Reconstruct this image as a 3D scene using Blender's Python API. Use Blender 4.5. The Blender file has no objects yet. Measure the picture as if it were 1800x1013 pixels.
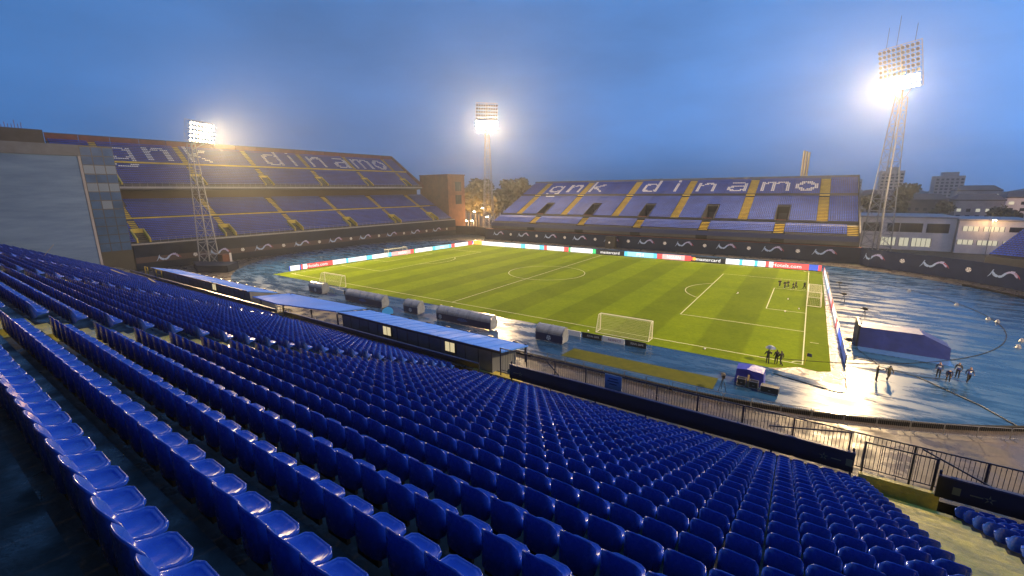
import bpy, bmesh, math, random
import numpy as np
from mathutils import Vector, Matrix
random.seed(7); rng = np.random.default_rng(7)
sc = bpy.context.scene; COL = sc.collection
R = math.radians
# ------------------------------------------------------------------ camera
CX, CY, CZ = 103.851, -56.159, 19.353
yaw, pit, rol, FPX = -.5987, .2199, -.0088, 763.39
fw = Vector((math.sin(yaw)*math.cos(pit), math.cos(yaw)*math.cos(pit), -math.sin(pit)))
r0 = Vector((math.cos(yaw), -math.sin(yaw), 0)); u0 = r0.cross(fw)
rr = r0*math.cos(rol) + u0*math.sin(rol); uu = -r0*math.sin(rol) + u0*math.cos(rol)
cd = bpy.data.cameras.new('camera'); cam = bpy.data.objects.new('camera', cd); COL.objects.link(cam)
cd.sensor_width = 36; cd.lens = FPX/1800*36; cd.clip_start = .05; cd.clip_end = 6000
cam.matrix_world = Matrix(((rr.x, uu.x, -fw.x, CX), (rr.y, uu.y, -fw.y, CY), (rr.z, uu.z, -fw.z, CZ), (0, 0, 0, 1)))
sc.camera = cam
def project(p):
    d = Vector(p) - Vector((CX, CY, CZ)); w = d.dot(fw)
    return (900 + FPX*d.dot(rr)/w, 506.5 - FPX*d.dot(uu)/w, w)
# ------------------------------------------------------------------ sky, sun, exposure
wd = bpy.data.worlds.new('World'); sc.world = wd; wd.use_nodes = True
wn, wl = wd.node_tree.nodes, wd.node_tree.links
bg = wn['Background']
sky = wn.new('ShaderNodeTexSky'); sky.sky_type = 'NISHITA'; sky.sun_disc = False
SUN_EL, SUN_ROT = R(5.0), R(28)
sky.sun_elevation = SUN_EL; sky.sun_rotation = SUN_ROT; sky.altitude = 150; sky.air_density = 1.0; sky.dust_density = .4; sky.ozone_density = 8.0
tcw = wn.new('ShaderNodeTexCoord'); mpw = wn.new('ShaderNodeMapping'); mpw.inputs['Scale'].default_value = (1.3, 1.3, 4.0)
nzw = wn.new('ShaderNodeTexNoise'); nzw.inputs['Scale'].default_value = 1.7; nzw.inputs['Detail'].default_value = 6; nzw.inputs['Roughness'].default_value = .55
rpw = wn.new('ShaderNodeMapRange'); rpw.inputs[1].default_value = .3; rpw.inputs[2].default_value = .7; rpw.inputs[3].default_value = .83; rpw.inputs[4].default_value = 1.17
sbw = wn.new('ShaderNodeSeparateColor'); mlw = wn.new('ShaderNodeMath'); mlw.operation = 'MULTIPLY_ADD'; mlw.inputs[1].default_value = 1.15
mmw = wn.new('ShaderNodeMath'); mmw.operation = 'MULTIPLY'
tnw = wn.new('ShaderNodeVectorMath'); tnw.operation = 'SCALE'; tnw.inputs[0].default_value = (.125, .385, 1.0)   # dusk cloud tint
wl.new(tcw.outputs['Generated'], mpw.inputs[0]); wl.new(mpw.outputs[0], nzw.inputs['Vector']); wl.new(nzw.outputs[0], rpw.inputs[0])
sxw = wn.new('ShaderNodeSeparateXYZ'); cow = wn.new('ShaderNodeMath'); cow.operation = 'MULTIPLY_ADD'; cow.inputs[1].default_value = 2.6; cow.inputs[2].default_value = 1.05     # overcast: brighter towards the zenith
wl.new(tcw.outputs['Generated'], sxw.inputs[0]); wl.new(sxw.outputs[2], cow.inputs[0]); wl.new(cow.outputs[0], mlw.inputs[2])
wl.new(sky.outputs[0], sbw.inputs[0]); wl.new(sbw.outputs[2], mlw.inputs[0]); wl.new(mlw.outputs[0], mmw.inputs[0]); wl.new(rpw.outputs[0], mmw.inputs[1])
wl.new(mmw.outputs[0], tnw.inputs['Scale']); wl.new(tnw.outputs[0], bg.inputs['Color'])
bg.inputs['Strength'].default_value = .112
sl = bpy.data.lights.new('sun', 'SUN'); sl.energy = .04; sl.angle = R(20); sl.color = (.8, .88, 1)
so = bpy.data.objects.new('sun', sl); COL.objects.link(so)
sdir = Vector((math.sin(SUN_ROT)*math.cos(R(25)), math.cos(SUN_ROT)*math.cos(R(25)), math.sin(R(25))))
so.rotation_euler = sdir.to_track_quat('Z', 'Y').to_euler()
sc.view_settings.view_transform = 'Standard'; sc.view_settings.look = 'None'; sc.view_settings.exposure = .28; sc.view_settings.gamma = 1
cy = sc.cycles
cy.max_bounces = 5; cy.diffuse_bounces = 1; cy.glossy_bounces = 3; cy.transmission_bounces = 4; cy.volume_bounces = 0; cy.transparent_max_bounces = 6
cy.sample_clamp_indirect = 4; cy.sample_clamp_direct = 0; cy.use_denoising = True; cy.caustics_reflective = False; cy.caustics_refractive = False
FLOOD = 400000.0; FLOODC = (1, .69, .34)
HAZE = .0004

# ------------------------------------------------------------------ materials
def mat(name, col, rough=.6, spec=.5, nmap=None, metal=0, emit=None, es=0, noise=None, bump=None, rnoise=None, coat=0, alpha=None):
    """noise=(scale, amount, [second colour]); bump=(scale, strength); rnoise=(scale, lo, hi)"""
    m = bpy.data.materials.new(name); m.use_nodes = True; n, l = m.node_tree.nodes, m.node_tree.links
    b = n['Principled BSDF']; b.inputs['Base Color'].default_value = (*col, 1); b.inputs['Roughness'].default_value = rough
    b.inputs['Metallic'].default_value = metal; b.inputs['Specular IOR Level'].default_value = spec; b.inputs['Coat Weight'].default_value = coat
    b.inputs['Coat Roughness'].default_value = .08
    tc = n.new('ShaderNodeTexCoord')
    if emit: b.inputs['Emission Color'].default_value = (*emit, 1); b.inputs['Emission Strength'].default_value = es
    if noise:
        t = n.new('ShaderNodeTexNoise'); t.inputs['Scale'].default_value = noise[0]; t.inputs['Detail'].default_value = 7; t.inputs['Roughness'].default_value = .65
        if nmap: mp_ = n.new('ShaderNodeMapping'); mp_.inputs['Scale'].default_value = nmap; l.new(tc.outputs['Object'], mp_.inputs[0]); l.new(mp_.outputs[0], t.inputs['Vector'])
        else: l.new(tc.outputs['Object'], t.inputs['Vector'])
        c2 = noise[2] if len(noise) > 2 else tuple(c*(1-noise[1]) for c in col)
        cr = n.new('ShaderNodeValToRGB'); cr.color_ramp.elements[0].position = .36; cr.color_ramp.elements[1].position = .64
        cr.color_ramp.elements[0].color = (*c2, 1); cr.color_ramp.elements[1].color = (*col, 1)
        l.new(t.outputs[0], cr.inputs[0]); l.new(cr.outputs[0], b.inputs['Base Color'])
    if rnoise:
        t = n.new('ShaderNodeTexNoise'); t.inputs['Scale'].default_value = rnoise[0]; t.inputs['Detail'].default_value = 5
        l.new(tc.outputs['Object'], t.inputs['Vector'])
        mr = n.new('ShaderNodeMapRange'); mr.inputs[1].default_value = .38; mr.inputs[2].default_value = .62; mr.inputs[3].default_value = rnoise[1]; mr.inputs[4].default_value = rnoise[2]
        l.new(t.outputs[0], mr.inputs[0]); l.new(mr.outputs[0], b.inputs['Roughness'])
    if bump:
        t = n.new('ShaderNodeTexNoise'); t.inputs['Scale'].default_value = bump[0]; t.inputs['Detail'].default_value = 4
        l.new(tc.outputs['Object'], t.inputs['Vector'])
        bp = n.new('ShaderNodeBump'); bp.inputs['Strength'].default_value = bump[1]; bp.inputs['Distance'].default_value = .05
        l.new(t.outputs[0], bp.inputs['Height']); l.new(bp.outputs[0], b.inputs['Normal'])
    if alpha is not None: b.inputs['Alpha'].default_value = alpha
    return m
M = {}
M['seat'] = mat('seat_blue', (.030, .135, .84), .24, .5, noise=(.9, .3), rnoise=(9, .14, .34))
_n, _l = M['seat'].node_tree.nodes, M['seat'].node_tree.links; _b = _n['Principled BSDF']     # every shell faded a little differently
_g = _n.new('ShaderNodeNewGeometry'); _m = _n.new('ShaderNodeMix'); _m.data_type = 'RGBA'; _m.blend_type = 'MULTIPLY'; _m.inputs[0].default_value = 1
_r = _n.new('ShaderNodeValToRGB'); _r.color_ramp.elements[0].color = (.62, .70, .74, 1); _r.color_ramp.elements[1].color = (1.25, 1.15, 1.0, 1)
_o = _b.inputs['Base Color'].links[0].from_socket; _l.new(_g.outputs['Random Per Island'], _r.inputs[0]); _l.new(_o, _m.inputs[6]); _l.new(_r.outputs[0], _m.inputs[7]); _l.new(_m.outputs[2], _b.inputs['Base Color'])
M['seat_white'] = mat('seat_white', (.75, .77, .8), .3)
M['seat_hole'] = mat('seat_hole', (.004, .006, .02), .6)
M['bracket'] = mat('bracket_steel', (.06, .065, .07), .5, metal=.6)
M['farseat'] = mat('far_seat_blue', (.028, .085, .46), .5, .3, noise=(.25, .35, (.020, .055, .30)))
M['concrete'] = mat('wet_concrete', (.045, .047, .044), .5, .35, noise=(1.1, .5), rnoise=(1.7, .2, .7), bump=(14, .15))
M['concrete_far'] = mat('concrete', (.035, .035, .04), .6, noise=(.5, .4))
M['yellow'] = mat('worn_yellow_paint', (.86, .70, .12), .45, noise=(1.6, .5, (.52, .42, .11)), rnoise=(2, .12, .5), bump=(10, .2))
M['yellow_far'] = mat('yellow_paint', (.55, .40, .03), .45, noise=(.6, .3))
M['dark'] = mat('black_panel', (.008, .010, .016), .35, noise=(3, .3))
M['navy'] = mat('navy_paint', (.012, .022, .085), .35)
M['rail'] = mat('dark_rail_paint', (.012, .02, .05), .35, metal=.2)
M['galv'] = mat('galvanised_steel', (.34, .34, .35), .38, metal=.7, noise=(3, .3))
M['rust'] = mat('red_steel_fascia', (.19, .045, .025), .6, noise=(.5, .4))
M['brown'] = mat('red_brown_wall', (.20, .065, .035), .7, noise=(.4, .35))
M['banner'] = mat('dark_banner', (.011, .020, .046), .7, .08, noise=(.25, .3))
M['bannerband'] = mat('banner_red_band', (.03, .014, .024), .55)
M['logo_blue'] = mat('logo_pale_blue', (.28, .40, .62), .5)
M['logo_lilac'] = mat('logo_lilac', (.36, .36, .60), .5)
M['logo_red'] = mat('logo_red', (.30, .04, .08), .5)
M['line'] = mat('pitch_line_paint', (.50, .52, .34), .8, .1)
M['white'] = mat('white_paint', (.78, .78, .76), .4)
M['offwhite'] = mat('goal_white', (.80, .78, .66), .4)
M['net'] = mat('net_cord', (.62, .60, .45), .7)
M['wallpale'] = mat('pale_cladding', (.15, .235, .36), .6, .1, (1, .22, 1.6), noise=(.5, .35, (.10, .165, .28)))
M['slate'] = mat('slate_band', (.07, .09, .13), .5, noise=(.6, .3))
M['glass'] = mat('glass_curtain', (.05, .11, .23), .06, .8, noise=(.3, .4))
M['glasspale'] = mat('pale_glass', (.16, .21, .28), .1)
M['frame'] = mat('dark_frame', (.01, .013, .02), .4)
M['roofblue'] = mat('blue_wet_roof', (.085, .27, .85), .6, .03, noise=(.6, .12), rnoise=(.35, .5, .8))
M['hut'] = mat('grey_cladding', (.16, .18, .21), .5, noise=(.6, .25))
M['lit'] = mat('lit_window', (.5, .4, .25), .4, emit=(1, .82, .45), es=.55)
M['litcool'] = mat('lit_window_cool', (.5, .5, .4), .4, emit=(.95, .88, .6), es=.4)
M['clear'] = mat('clear_shelter_roof', (.24, .27, .32), .12, .6, noise=(1.2, .3))
M['case'] = mat('flight_case', (.012, .012, .013), .4)
M['tarp'] = mat('blue_tarp', (.02, .03, .36), .35, noise=(1.2, .35), bump=(2.5, .5))
M['tarpd'] = mat('navy_tarp', (.015, .028, .17), .4, noise=(.8, .35), bump=(2, .5))
M['cloth_black'] = mat('black_cloth', (.012, .012, .014), .8)
M['cloth_navy'] = mat('navy_cloth', (.015, .025, .08), .8)
M['cloth_olive'] = mat('olive_cloth', (.06, .055, .035), .8)
M['vest'] = mat('steward_bib', (.03, .07, .35), .6)
M['skin'] = mat('skin', (.45, .26, .18), .5)
M['hair'] = mat('hair', (.02, .013, .01), .6)
M['umb'] = mat('umbrella_cloth', (.06, .10, .20), .5)
M['wood'] = mat('bare_wood', (.42, .33, .17), .6, noise=(6, .3))
M['trunk'] = mat('bark', (.05, .035, .025), .8, noise=(4, .4))
M['leaf'] = mat('foliage', (.11, .085, .03), .7, noise=(.35, .5, (.05, .05, .018)))
M['farwood'] = mat('far_wood', (.04, .05, .035), .8, noise=(.05, .4))
M['plaster'] = mat('pale_plaster', (.72, .68, .66), .6, noise=(.25, .2))
M['plaster2'] = mat('grey_plaster', (.33, .32, .33), .65, noise=(.15, .3))
M['rooftile'] = mat('dull_roof', (.12, .09, .08), .7, noise=(.3, .3))
M['darkglass'] = mat('dark_window', (.03, .032, .036), .15)
M['gold'] = mat('brass_flue', (.55, .42, .2), .3, metal=.8)
M['asphalt'] = mat('wet_asphalt', (.075, .062, .058), .45, .25, noise=(.35, .4, (.035, .034, .036)), rnoise=(.5, .2, .55), bump=(6, .12))
M['ground'] = mat('ground', (.05, .055, .04), .8, noise=(.03, .4))
M['strip'] = mat('artificial_turf', (.075, .08, .010), .9, .06, noise=(1.4, .4, (.05, .06, .012)), bump=(30, .4))
M['kerb'] = mat('dark_kerb', (.010, .010, .011), .8, .1)
M['lampoff'] = mat('lamp_glass_unlit', (.25, .26, .28), .15, metal=.5)
M['lampon'] = mat('lamp_lit', (1, 1, 1), .3, emit=(1, .76, .42), es=45)
M['streetlamp'] = mat('street_lamp_lit', (1, 1, 1), .3, emit=(1, .9, .7), es=60)
M['ball'] = mat('ball_white', (.8, .8, .8), .4)
def track_mat():
    m = mat('wet_blue_track', (.055, .13, .27), .2, .24)
    n, l = m.node_tree.nodes, m.node_tree.links; b = n['Principled BSDF']; tc = n.new('ShaderNodeTexCoord')
    mp = n.new('ShaderNodeMapping'); mp.inputs['Scale'].default_value = (.35, 1.2, 1); mp.inputs['Rotation'].default_value = (0, 0, R(8)); l.new(tc.outputs['Object'], mp.inputs[0])
    t = n.new('ShaderNodeTexNoise'); t.inputs['Scale'].default_value = .45; t.inputs['Detail'].default_value = 8; t.inputs['Roughness'].default_value = .62; l.new(mp.outputs[0], t.inputs['Vector'])
    cr = n.new('ShaderNodeValToRGB'); e = cr.color_ramp.elements; e[0].position = .35; e[0].color = (.008, .026, .06, 1); e[1].position = .6; e[1].color = (.012, .058, .155, 1)
    x = cr.color_ramp.elements.new(.72); x.color = (.035, .075, .14, 1); l.new(t.outputs[0], cr.inputs[0]); l.new(cr.outputs[0], b.inputs['Base Color'])
    mr = n.new('ShaderNodeMapRange'); mr.inputs[1].default_value = .40; mr.inputs[2].default_value = .60; mr.inputs[3].default_value = .11; mr.inputs[4].default_value = .42
    l.new(t.outputs[0], mr.inputs[0]); l.new(mr.outputs[0], b.inputs['Roughness'])
    t2 = n.new('ShaderNodeTexNoise'); t2.inputs['Scale'].default_value = 2.2; t2.inputs['Detail'].default_value = 6; l.new(mp.outputs[0], t2.inputs['Vector'])
    bp = n.new('ShaderNodeBump'); bp.inputs['Strength'].default_value = .11; bp.inputs['Distance'].default_value = .05; l.new(t2.outputs[0], bp.inputs['Height']); l.new(bp.outputs[0], b.inputs['Normal'])
    return m
M['track'] = track_mat()
def grass_mat():
    m = mat('mown_grass', (.08, .11, .015), .9, .06)
    n, l = m.node_tree.nodes, m.node_tree.links; b = n['Principled BSDF']; tc = n.new('ShaderNodeTexCoord')
    sx = n.new('ShaderNodeSeparateXYZ'); l.new(tc.outputs['Object'], sx.inputs[0])
    def stripe(axis, period, off):
        a = n.new('ShaderNodeMath'); a.operation = 'MULTIPLY_ADD'; a.inputs[1].default_value = 2*math.pi/period; a.inputs[2].default_value = off; l.new(sx.outputs[axis], a.inputs[0])
        s = n.new('ShaderNodeMath'); s.operation = 'SINE'; l.new(a.outputs[0], s.inputs[0])
        r = n.new('ShaderNodeMapRange'); r.inputs[1].default_value = -.12; r.inputs[2].default_value = .12; l.new(s.outputs[0], r.inputs[0]); return r
    st = stripe(0, 11.0, 0); t = n.new('ShaderNodeTexNoise'); t.inputs['Scale'].default_value = .16; t.inputs['Detail'].default_value = 9; t.inputs['Roughness'].default_value = .7; l.new(tc.outputs['Object'], t.inputs['Vector'])
    m1 = n.new('ShaderNodeMix'); m1.data_type = 'RGBA'; m1.inputs[6].default_value = (.100, .150, .0002, 1); m1.inputs[7].default_value = (.132, .196, .0005, 1); l.new(st.outputs[0], m1.inputs[0])
    m2 = n.new('ShaderNodeMix'); m2.data_type = 'RGBA'; m2.blend_type = 'MULTIPLY'; m2.inputs[0].default_value = 1; l.new(m1.outputs[2], m2.inputs[6])
    cr = n.new('ShaderNodeValToRGB'); cr.color_ramp.elements[0].position = .3; cr.color_ramp.elements[0].color = (.72, .76, .7, 1); cr.color_ramp.elements[1].position = .7; cr.color_ramp.elements[1].color = (1.12, 1.06, 1, 1)
    l.new(t.outputs[0], cr.inputs[0]); l.new(cr.outputs[0], m2.inputs[7]); l.new(m2.outputs[2], b.inputs['Base Color'])
    t4 = n.new('ShaderNodeTexNoise'); t4.inputs['Scale'].default_value = 1.6; t4.inputs['Detail'].default_value = 8; t4.inputs['Roughness'].default_value = .8; l.new(tc.outputs['Object'], t4.inputs['Vector'])
    c4 = n.new('ShaderNodeValToRGB'); c4.color_ramp.elements[0].position = .35; c4.color_ramp.elements[0].color = (.78, .80, .75, 1); c4.color_ramp.elements[1].position = .65; c4.color_ramp.elements[1].color = (1.12, 1.1, 1.05, 1); l.new(t4.outputs[0], c4.inputs[0])
    m3 = n.new('ShaderNodeMix'); m3.data_type = 'RGBA'; m3.blend_type = 'MULTIPLY'; m3.inputs[0].default_value = 1; l.new(m2.outputs[2], m3.inputs[6]); l.new(c4.outputs[0], m3.inputs[7]); l.new(m3.outputs[2], b.inputs['Base Color'])
    t3 = n.new('ShaderNodeTexNoise'); t3.inputs['Scale'].default_value = 9; l.new(tc.outputs['Object'], t3.inputs['Vector'])
    bp = n.new('ShaderNodeBump'); bp.inputs['Strength'].default_value = .5; bp.inputs['Distance'].default_value = .04; l.new(t3.outputs[0], bp.inputs['Height']); l.new(bp.outputs[0], b.inputs['Normal'])
    return m
M['grass'] = grass_mat()
_em = {}
def led(col, s=1.0):
    k = (col, s)
    if k not in _em: _em[k] = mat('led_panel', tuple(c*.5 for c in col), .4, emit=col, es=s)
    return _em[k]

# ------------------------------------------------------------------ mesh helpers
class MB:
    def __init__(s): s.v = []; s.f = []; s.m = []
    def add(s, vs, fs, mi=0):
        o = len(s.v); s.v += [tuple(v) for v in vs]; s.f += [tuple(i+o for i in f) for f in fs]; s.m += [mi]*len(fs); return s
    def hexa(s, p, mi=0):   # 8 points: bottom 0-3, top 4-7
        return s.add(p, [(3, 2, 1, 0), (4, 5, 6, 7), (0, 1, 5, 4), (1, 2, 6, 5), (2, 3, 7, 6), (3, 0, 4, 7)], mi)
    def box(s, x0, x1, y0, y1, z0, z1, mi=0):
        return s.hexa([(x0, y0, z0), (x1, y0, z0), (x1, y1, z0), (x0, y1, z0), (x0, y0, z1), (x1, y0, z1), (x1, y1, z1), (x0, y1, z1)], mi)
    def obox(s, c, ang, sx, sy, z0, z1, mi=0):
        ca, sa = math.cos(ang), math.sin(ang); q = []
        for z in (z0, z1):
            for a, b in ((-1, -1), (1, -1), (1, 1), (-1, 1)): q.append((c[0]+a*sx/2*ca-b*sy/2*sa, c[1]+a*sx/2*sa+b*sy/2*ca, z))
        return s.hexa(q, mi)
    def tube(s, a, b, r, n=6, mi=0, r2=None):
        a, b = Vector(a), Vector(b); d = (b-a); q = d.to_track_quat('Z', 'Y'); r2 = r if r2 is None else r2; vs = []
        for p, rd in ((a, r), (b, r2)):
            for k in range(n): t = 2*math.pi*k/n; vs.append(p + q @ Vector((rd*math.cos(t), rd*math.sin(t), 0)))
        fs = [(k, (k+1) % n, n+(k+1) % n, n+k) for k in range(n)] + [tuple(range(n))[::-1], tuple(range(n, 2*n))]
        return s.add(vs, fs, mi)
    def sheet(s, pts, z, mi=0): return s.add([(p[0], p[1], z) for p in pts], [tuple(range(len(pts)))], mi)
    def prism(s, pts, z0, z1, mi=0):
        n = len(pts); vs = [(p[0], p[1], z0) for p in pts] + [(p[0], p[1], z1) for p in pts]
        return s.add(vs, [tuple(range(n))[::-1], tuple(range(n, 2*n))] + [(k, (k+1) % n, n+(k+1) % n, n+k) for k in range(n)], mi)
    def build(s, name, mats, parent=None, smooth=False, loc=None):
        me = bpy.data.meshes.new(name); me.from_pydata(s.v, [], s.f)
        mats = mats if isinstance(mats, (list, tuple)) else [mats]
        for m in mats: me.materials.append(M[m] if isinstance(m, str) else m)
        if len(mats) > 1: me.polygons.foreach_set('material_index', s.m)
        if smooth: me.polygons.foreach_set('use_smooth', [True]*len(s.f))
        me.update(); o = bpy.data.objects.new(name, me); COL.objects.link(o)
        if parent: o.parent = parent
        if loc: o.location = loc
        return o
def tag(o, label=None, cat=None, group=None, kind=None):
    for k, v in (('label', label), ('category', cat), ('group', group), ('kind', kind)):
        if v: o[k] = v
    return o
def empty(name, label, cat, group=None, loc=(0, 0, 0), rz=0):
    o = bpy.data.objects.new(name, None); COL.objects.link(o); o.location = loc; o.rotation_euler = (0, 0, rz); o.empty_display_size = .2
    return tag(o, label, cat, group)
def copy_tree(o, parent=None):
    c = o.copy(); COL.objects.link(c)
    if parent: c.parent = parent
    for ch in o.children: copy_tree(ch, c)
    return c
def ordn(k): return '%d%s' % (k, 'th' if 10 <= k % 100 <= 20 else {1: 'st', 2: 'nd', 3: 'rd'}.get(k % 10, 'th'))
def text(name, s, mtl, p, xdir, up, h, parent=None, width=None, depth=.002):
    cu = bpy.data.curves.new(name, 'FONT'); cu.body = s; cu.size = 1; cu.align_x = 'CENTER'; cu.align_y = 'CENTER'; cu.resolution_u = 2
    t = bpy.data.objects.new(name, cu); COL.objects.link(t)
    dg = bpy.context.evaluated_depsgraph_get(); me = bpy.data.meshes.new_from_object(t.evaluated_get(dg)); bpy.data.objects.remove(t)
    me.materials.clear(); me.materials.append(M[mtl] if isinstance(mtl, str) else mtl)
    co = np.zeros(len(me.vertices)*3); me.vertices.foreach_get('co', co); co = co.reshape(-1, 3)
    w = np.ptp(co[:, 0]); hh = np.ptp(co[:, 1]); sx = (width/w) if width else h/hh; sy = h/hh
    co[:, 0] = (co[:, 0]-(co[:, 0].max()+co[:, 0].min())/2)*sx; co[:, 1] = (co[:, 1]-(co[:, 1].max()+co[:, 1].min())/2)*sy; me.vertices.foreach_set('co', co.ravel()); me.update()
    o = bpy.data.objects.new(name, me); COL.objects.link(o); xd = Vector(xdir).normalized(); ud = Vector(up).normalized(); nd = xd.cross(ud)
    o.matrix_basis = Matrix(((xd.x, ud.x, nd.x, p[0]), (xd.y, ud.y, nd.y, p[1]), (xd.z, ud.z, nd.z, p[2]), (0, 0, 0, 1)))
    if parent: o.parent = parent
    return o
class Fr:   # stand frame: u along the front, d back away from the pitch
    def __init__(s, o, u, d): s.o, s.u, s.d = o, u, d
    def __call__(s, u, d, z): return (s.o[0]+s.u[0]*u+s.d[0]*d, s.o[1]+s.u[1]*u+s.d[1]*d, z)
    def ext(s, mb, prof, u0_, u1_, mi=0):
        n = len(prof); vs = [s(u0_, d, z) for d, z in prof] + [s(u1_, d, z) for d, z in prof]
        return mb.add(vs, [(k, (k+1) % n, n+(k+1) % n, n+k) for k in range(n)] + [tuple(range(n))[::-1], tuple(range(n, 2*n))], mi)
    def box(s, mb, u0_, u1_, d0, d1, z0, z1, mi=0): return s.ext(mb, [(d0, z0), (d1, z0), (d1, z1), (d0, z1)], u0_, u1_, mi)
    def quad(s, mb, a, b, c, d, mi=0): return mb.add([s(*a), s(*b), s(*c), s(*d)], [(0, 1, 2, 3)], mi)
def steps(d0, z0, dep, rise, n, base):   # stepped profile, rising with d
    pr = [(d0, base), (d0, z0)]
    for i in range(n):
        pr += [(d0+dep*(i+1), z0+rise*i)]
        if i < n-1: pr += [(d0+dep*(i+1), z0+rise*(i+1))]
    pr += [(d0+dep*n, base)]; return pr
def big_mesh(name, T, F, pos, ang, mats, fm=None, matid=None, scale=None):
    """many copies of a template (verts T, faces F all quads) in ONE mesh"""
    T = np.array(T, float); F = np.array(F, int); n = len(pos); ca, sa = np.cos(ang), np.sin(ang)
    X = T[None, :, 0]*ca[:, None] - T[None, :, 1]*sa[:, None]; Y = T[None, :, 0]*sa[:, None] + T[None, :, 1]*ca[:, None]
    V = np.stack([X, Y, np.broadcast_to(T[None, :, 2], X.shape)], 2) + np.asarray(pos)[:, None, :]
    FF = (F[None] + (np.arange(n)*len(T))[:, None, None]).reshape(-1, 4)
    me = bpy.data.meshes.new(name); me.vertices.add(V.size//3); me.vertices.foreach_set('co', V.ravel())
    me.loops.add(FF.size); me.loops.foreach_set('vertex_index', FF.ravel().astype(np.int32))
    me.polygons.add(len(FF)); me.polygons.foreach_set('loop_start', np.arange(0, FF.size, 4, dtype=np.int32))
    for m in mats: me.materials.append(M[m])
    if fm is not None: mi = np.tile(fm, n)
    else: mi = np.zeros(len(FF), int)
    if matid is not None: mi = np.maximum(mi, np.repeat(matid, len(F)))
    me.polygons.foreach_set('material_index', mi.astype(np.int32)); me.update(calc_edges=True); me.validate()
    o = bpy.data.objects.new(name, me); COL.objects.link(o); return o

# ------------------------------------------------------------------ the setting: ground, track, pitch
TC = (93.5, 34.0)
def arc(r, a0, a1, n, c=TC): return [(c[0]+r*math.cos(R(a0+(a1-a0)*k/n)), c[1]+r*math.sin(R(a0+(a1-a0)*k/n))) for k in range(n+1)]
def oval(r, cx0=11.5): return arc(r, -90, 90, 40) + [(cx0-r*math.sin(R(180*k/40)), 34+r*math.cos(R(180*k/40))) for k in range(41)]
tag(MB().sheet([(-900, -900), (1100, -900), (1100, 1100), (-900, 1100)], -.02).build('ground', 'ground'), kind='structure')
tag(MB().sheet(oval(54.2), -.008).build('asphalt_apron', 'asphalt'), kind='structure')
tag(MB().sheet([(-60, -38), (150, -38), (150, 34), (-60, 34)], -.014).build('concrete_apron', 'asphalt'), kind='structure')
tag(MB().sheet(oval(48.3), 0).build('running_track', 'track'), kind='structure')
gr = tag(MB().sheet([(-3, -2.9), (107.6, -2.9), (107.6, 69.3), (-3, 69.3)], .012).build('pitch', 'grass'), kind='structure')
def line(name, pts, w=.13, closed=False):
    mb = MB(); n = len(pts)
    for k in range(n if closed else n-1):
        a, b = Vector(pts[k]), Vector(pts[(k+1) % n]); t = (b-a).normalized(); q = Vector((-t.y, t.x))*w/2; e = t*w/2 if not closed and n == 2 else t*.01
        mb.sheet([a-q-e, b-q+e, b+q+e, a+q-e], .018)
    return mb.build(name, 'line', gr)
line('touchline', [(0, 0), (105, 0)]); line('touchline', [(0, 68), (105, 68)]); line('goal_line', [(0, 0.13), (0, 67.87)]); line('goal_line', [(105, .13), (105, 67.87)])
line('halfway_line', [(52.5, .13), (52.5, 67.87)]); line('centre_circle', arc(9.15, 0, 360, 64, (52.5, 34))[:-1], closed=True)
for sx, X in ((1, 0), (-1, 105)):
    for dx, hw, nm in ((16.5, 20.16, 'penalty_area_line'), (5.5, 9.16, 'goal_area_line')):
        line(nm, [(X+sx*.1, 34-hw), (X+sx*(dx-.1), 34-hw)]); line(nm, [(X+sx*dx, 34-hw), (X+sx*dx, 34+hw)]); line(nm, [(X+sx*(dx-.1), 34+hw), (X+sx*.1, 34+hw)])
    a = math.degrees(math.acos(5.5/9.15)); c = (X+sx*11, 34)
    line('penalty_arc', arc(9.15, (-a if sx > 0 else 180-a), (a if sx > 0 else 180+a), 20, c))
    MB().sheet(arc(.14, 0, 350, 10, c), .018).build('penalty_spot', 'white', gr)
    for Y, a0 in ((0, 0), (68, 270)):
        a0 = {(1, 0): 0, (1, 68): 270, (-1, 0): 90, (-1, 68): 180}[(sx, Y)]
        line('corner_arc', arc(1, a0+6, a0+84, 8, (X, Y)))
line('corner_distance_mark', [(105.7, 9.15), (106.5, 9.15)])
tag(MB().sheet([(80.9, -12.3), (97.8, -12.2), (97.8, -9.1), (81.2, -9.2)], .014).build('turf_strip', 'strip'), kind='structure')
# pale worn strip and gravel between grass and boards
M['gravel'] = mat('pale_gravel', (.32, .29, .24), .5, noise=(3, .5), bump=(20, .5), rnoise=(1, .12, .5))
tag(MB().sheet([(107.6, -2.6), (108.7, -2.6), (108.7, 69.5), (107.6, 69.5)], .008).build('path_strip', 'gravel'), kind='structure')
tag(MB().sheet([(101.8, -3.1), (103.4, -2.2), (104.6, -1.1), (106.4, -1.5), (107.9, -.5), (108.6, -2.2), (108.5, -4.3), (105.4, -3.9)], .016).build('gravel_patch', 'gravel'), kind='structure')
# outer drainage kerb following the track edge, and inner kerb
def ribbon(mb, pts, w, z0, z1, mi=0):
    for k in range(len(pts)-1):
        a, b = Vector(pts[k]), Vector(pts[k+1]); t = (b-a).normalized(); q = Vector((-t.y, t.x))*w/2
        mb.hexa([(*(a-q), z0), (*(b-q), z0), (*(b+q), z0), (*(a+q), z0), (*(a-q), z1), (*(b-q), z1), (*(b+q), z1), (*(a+q), z1)], mi)
    return mb
tag(ribbon(MB(), [(-10, 34-48.5), (93.5, 34-48.5)] + arc(48.5, -88, 40, 60), .3, -.01, .36).build('kerb', 'kerb'), kind='structure')
tag(ribbon(MB(), arc(34.6, -78, 80, 60), .07, 0, .05).build('kerb', 'kerb'), kind='structure')
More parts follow.
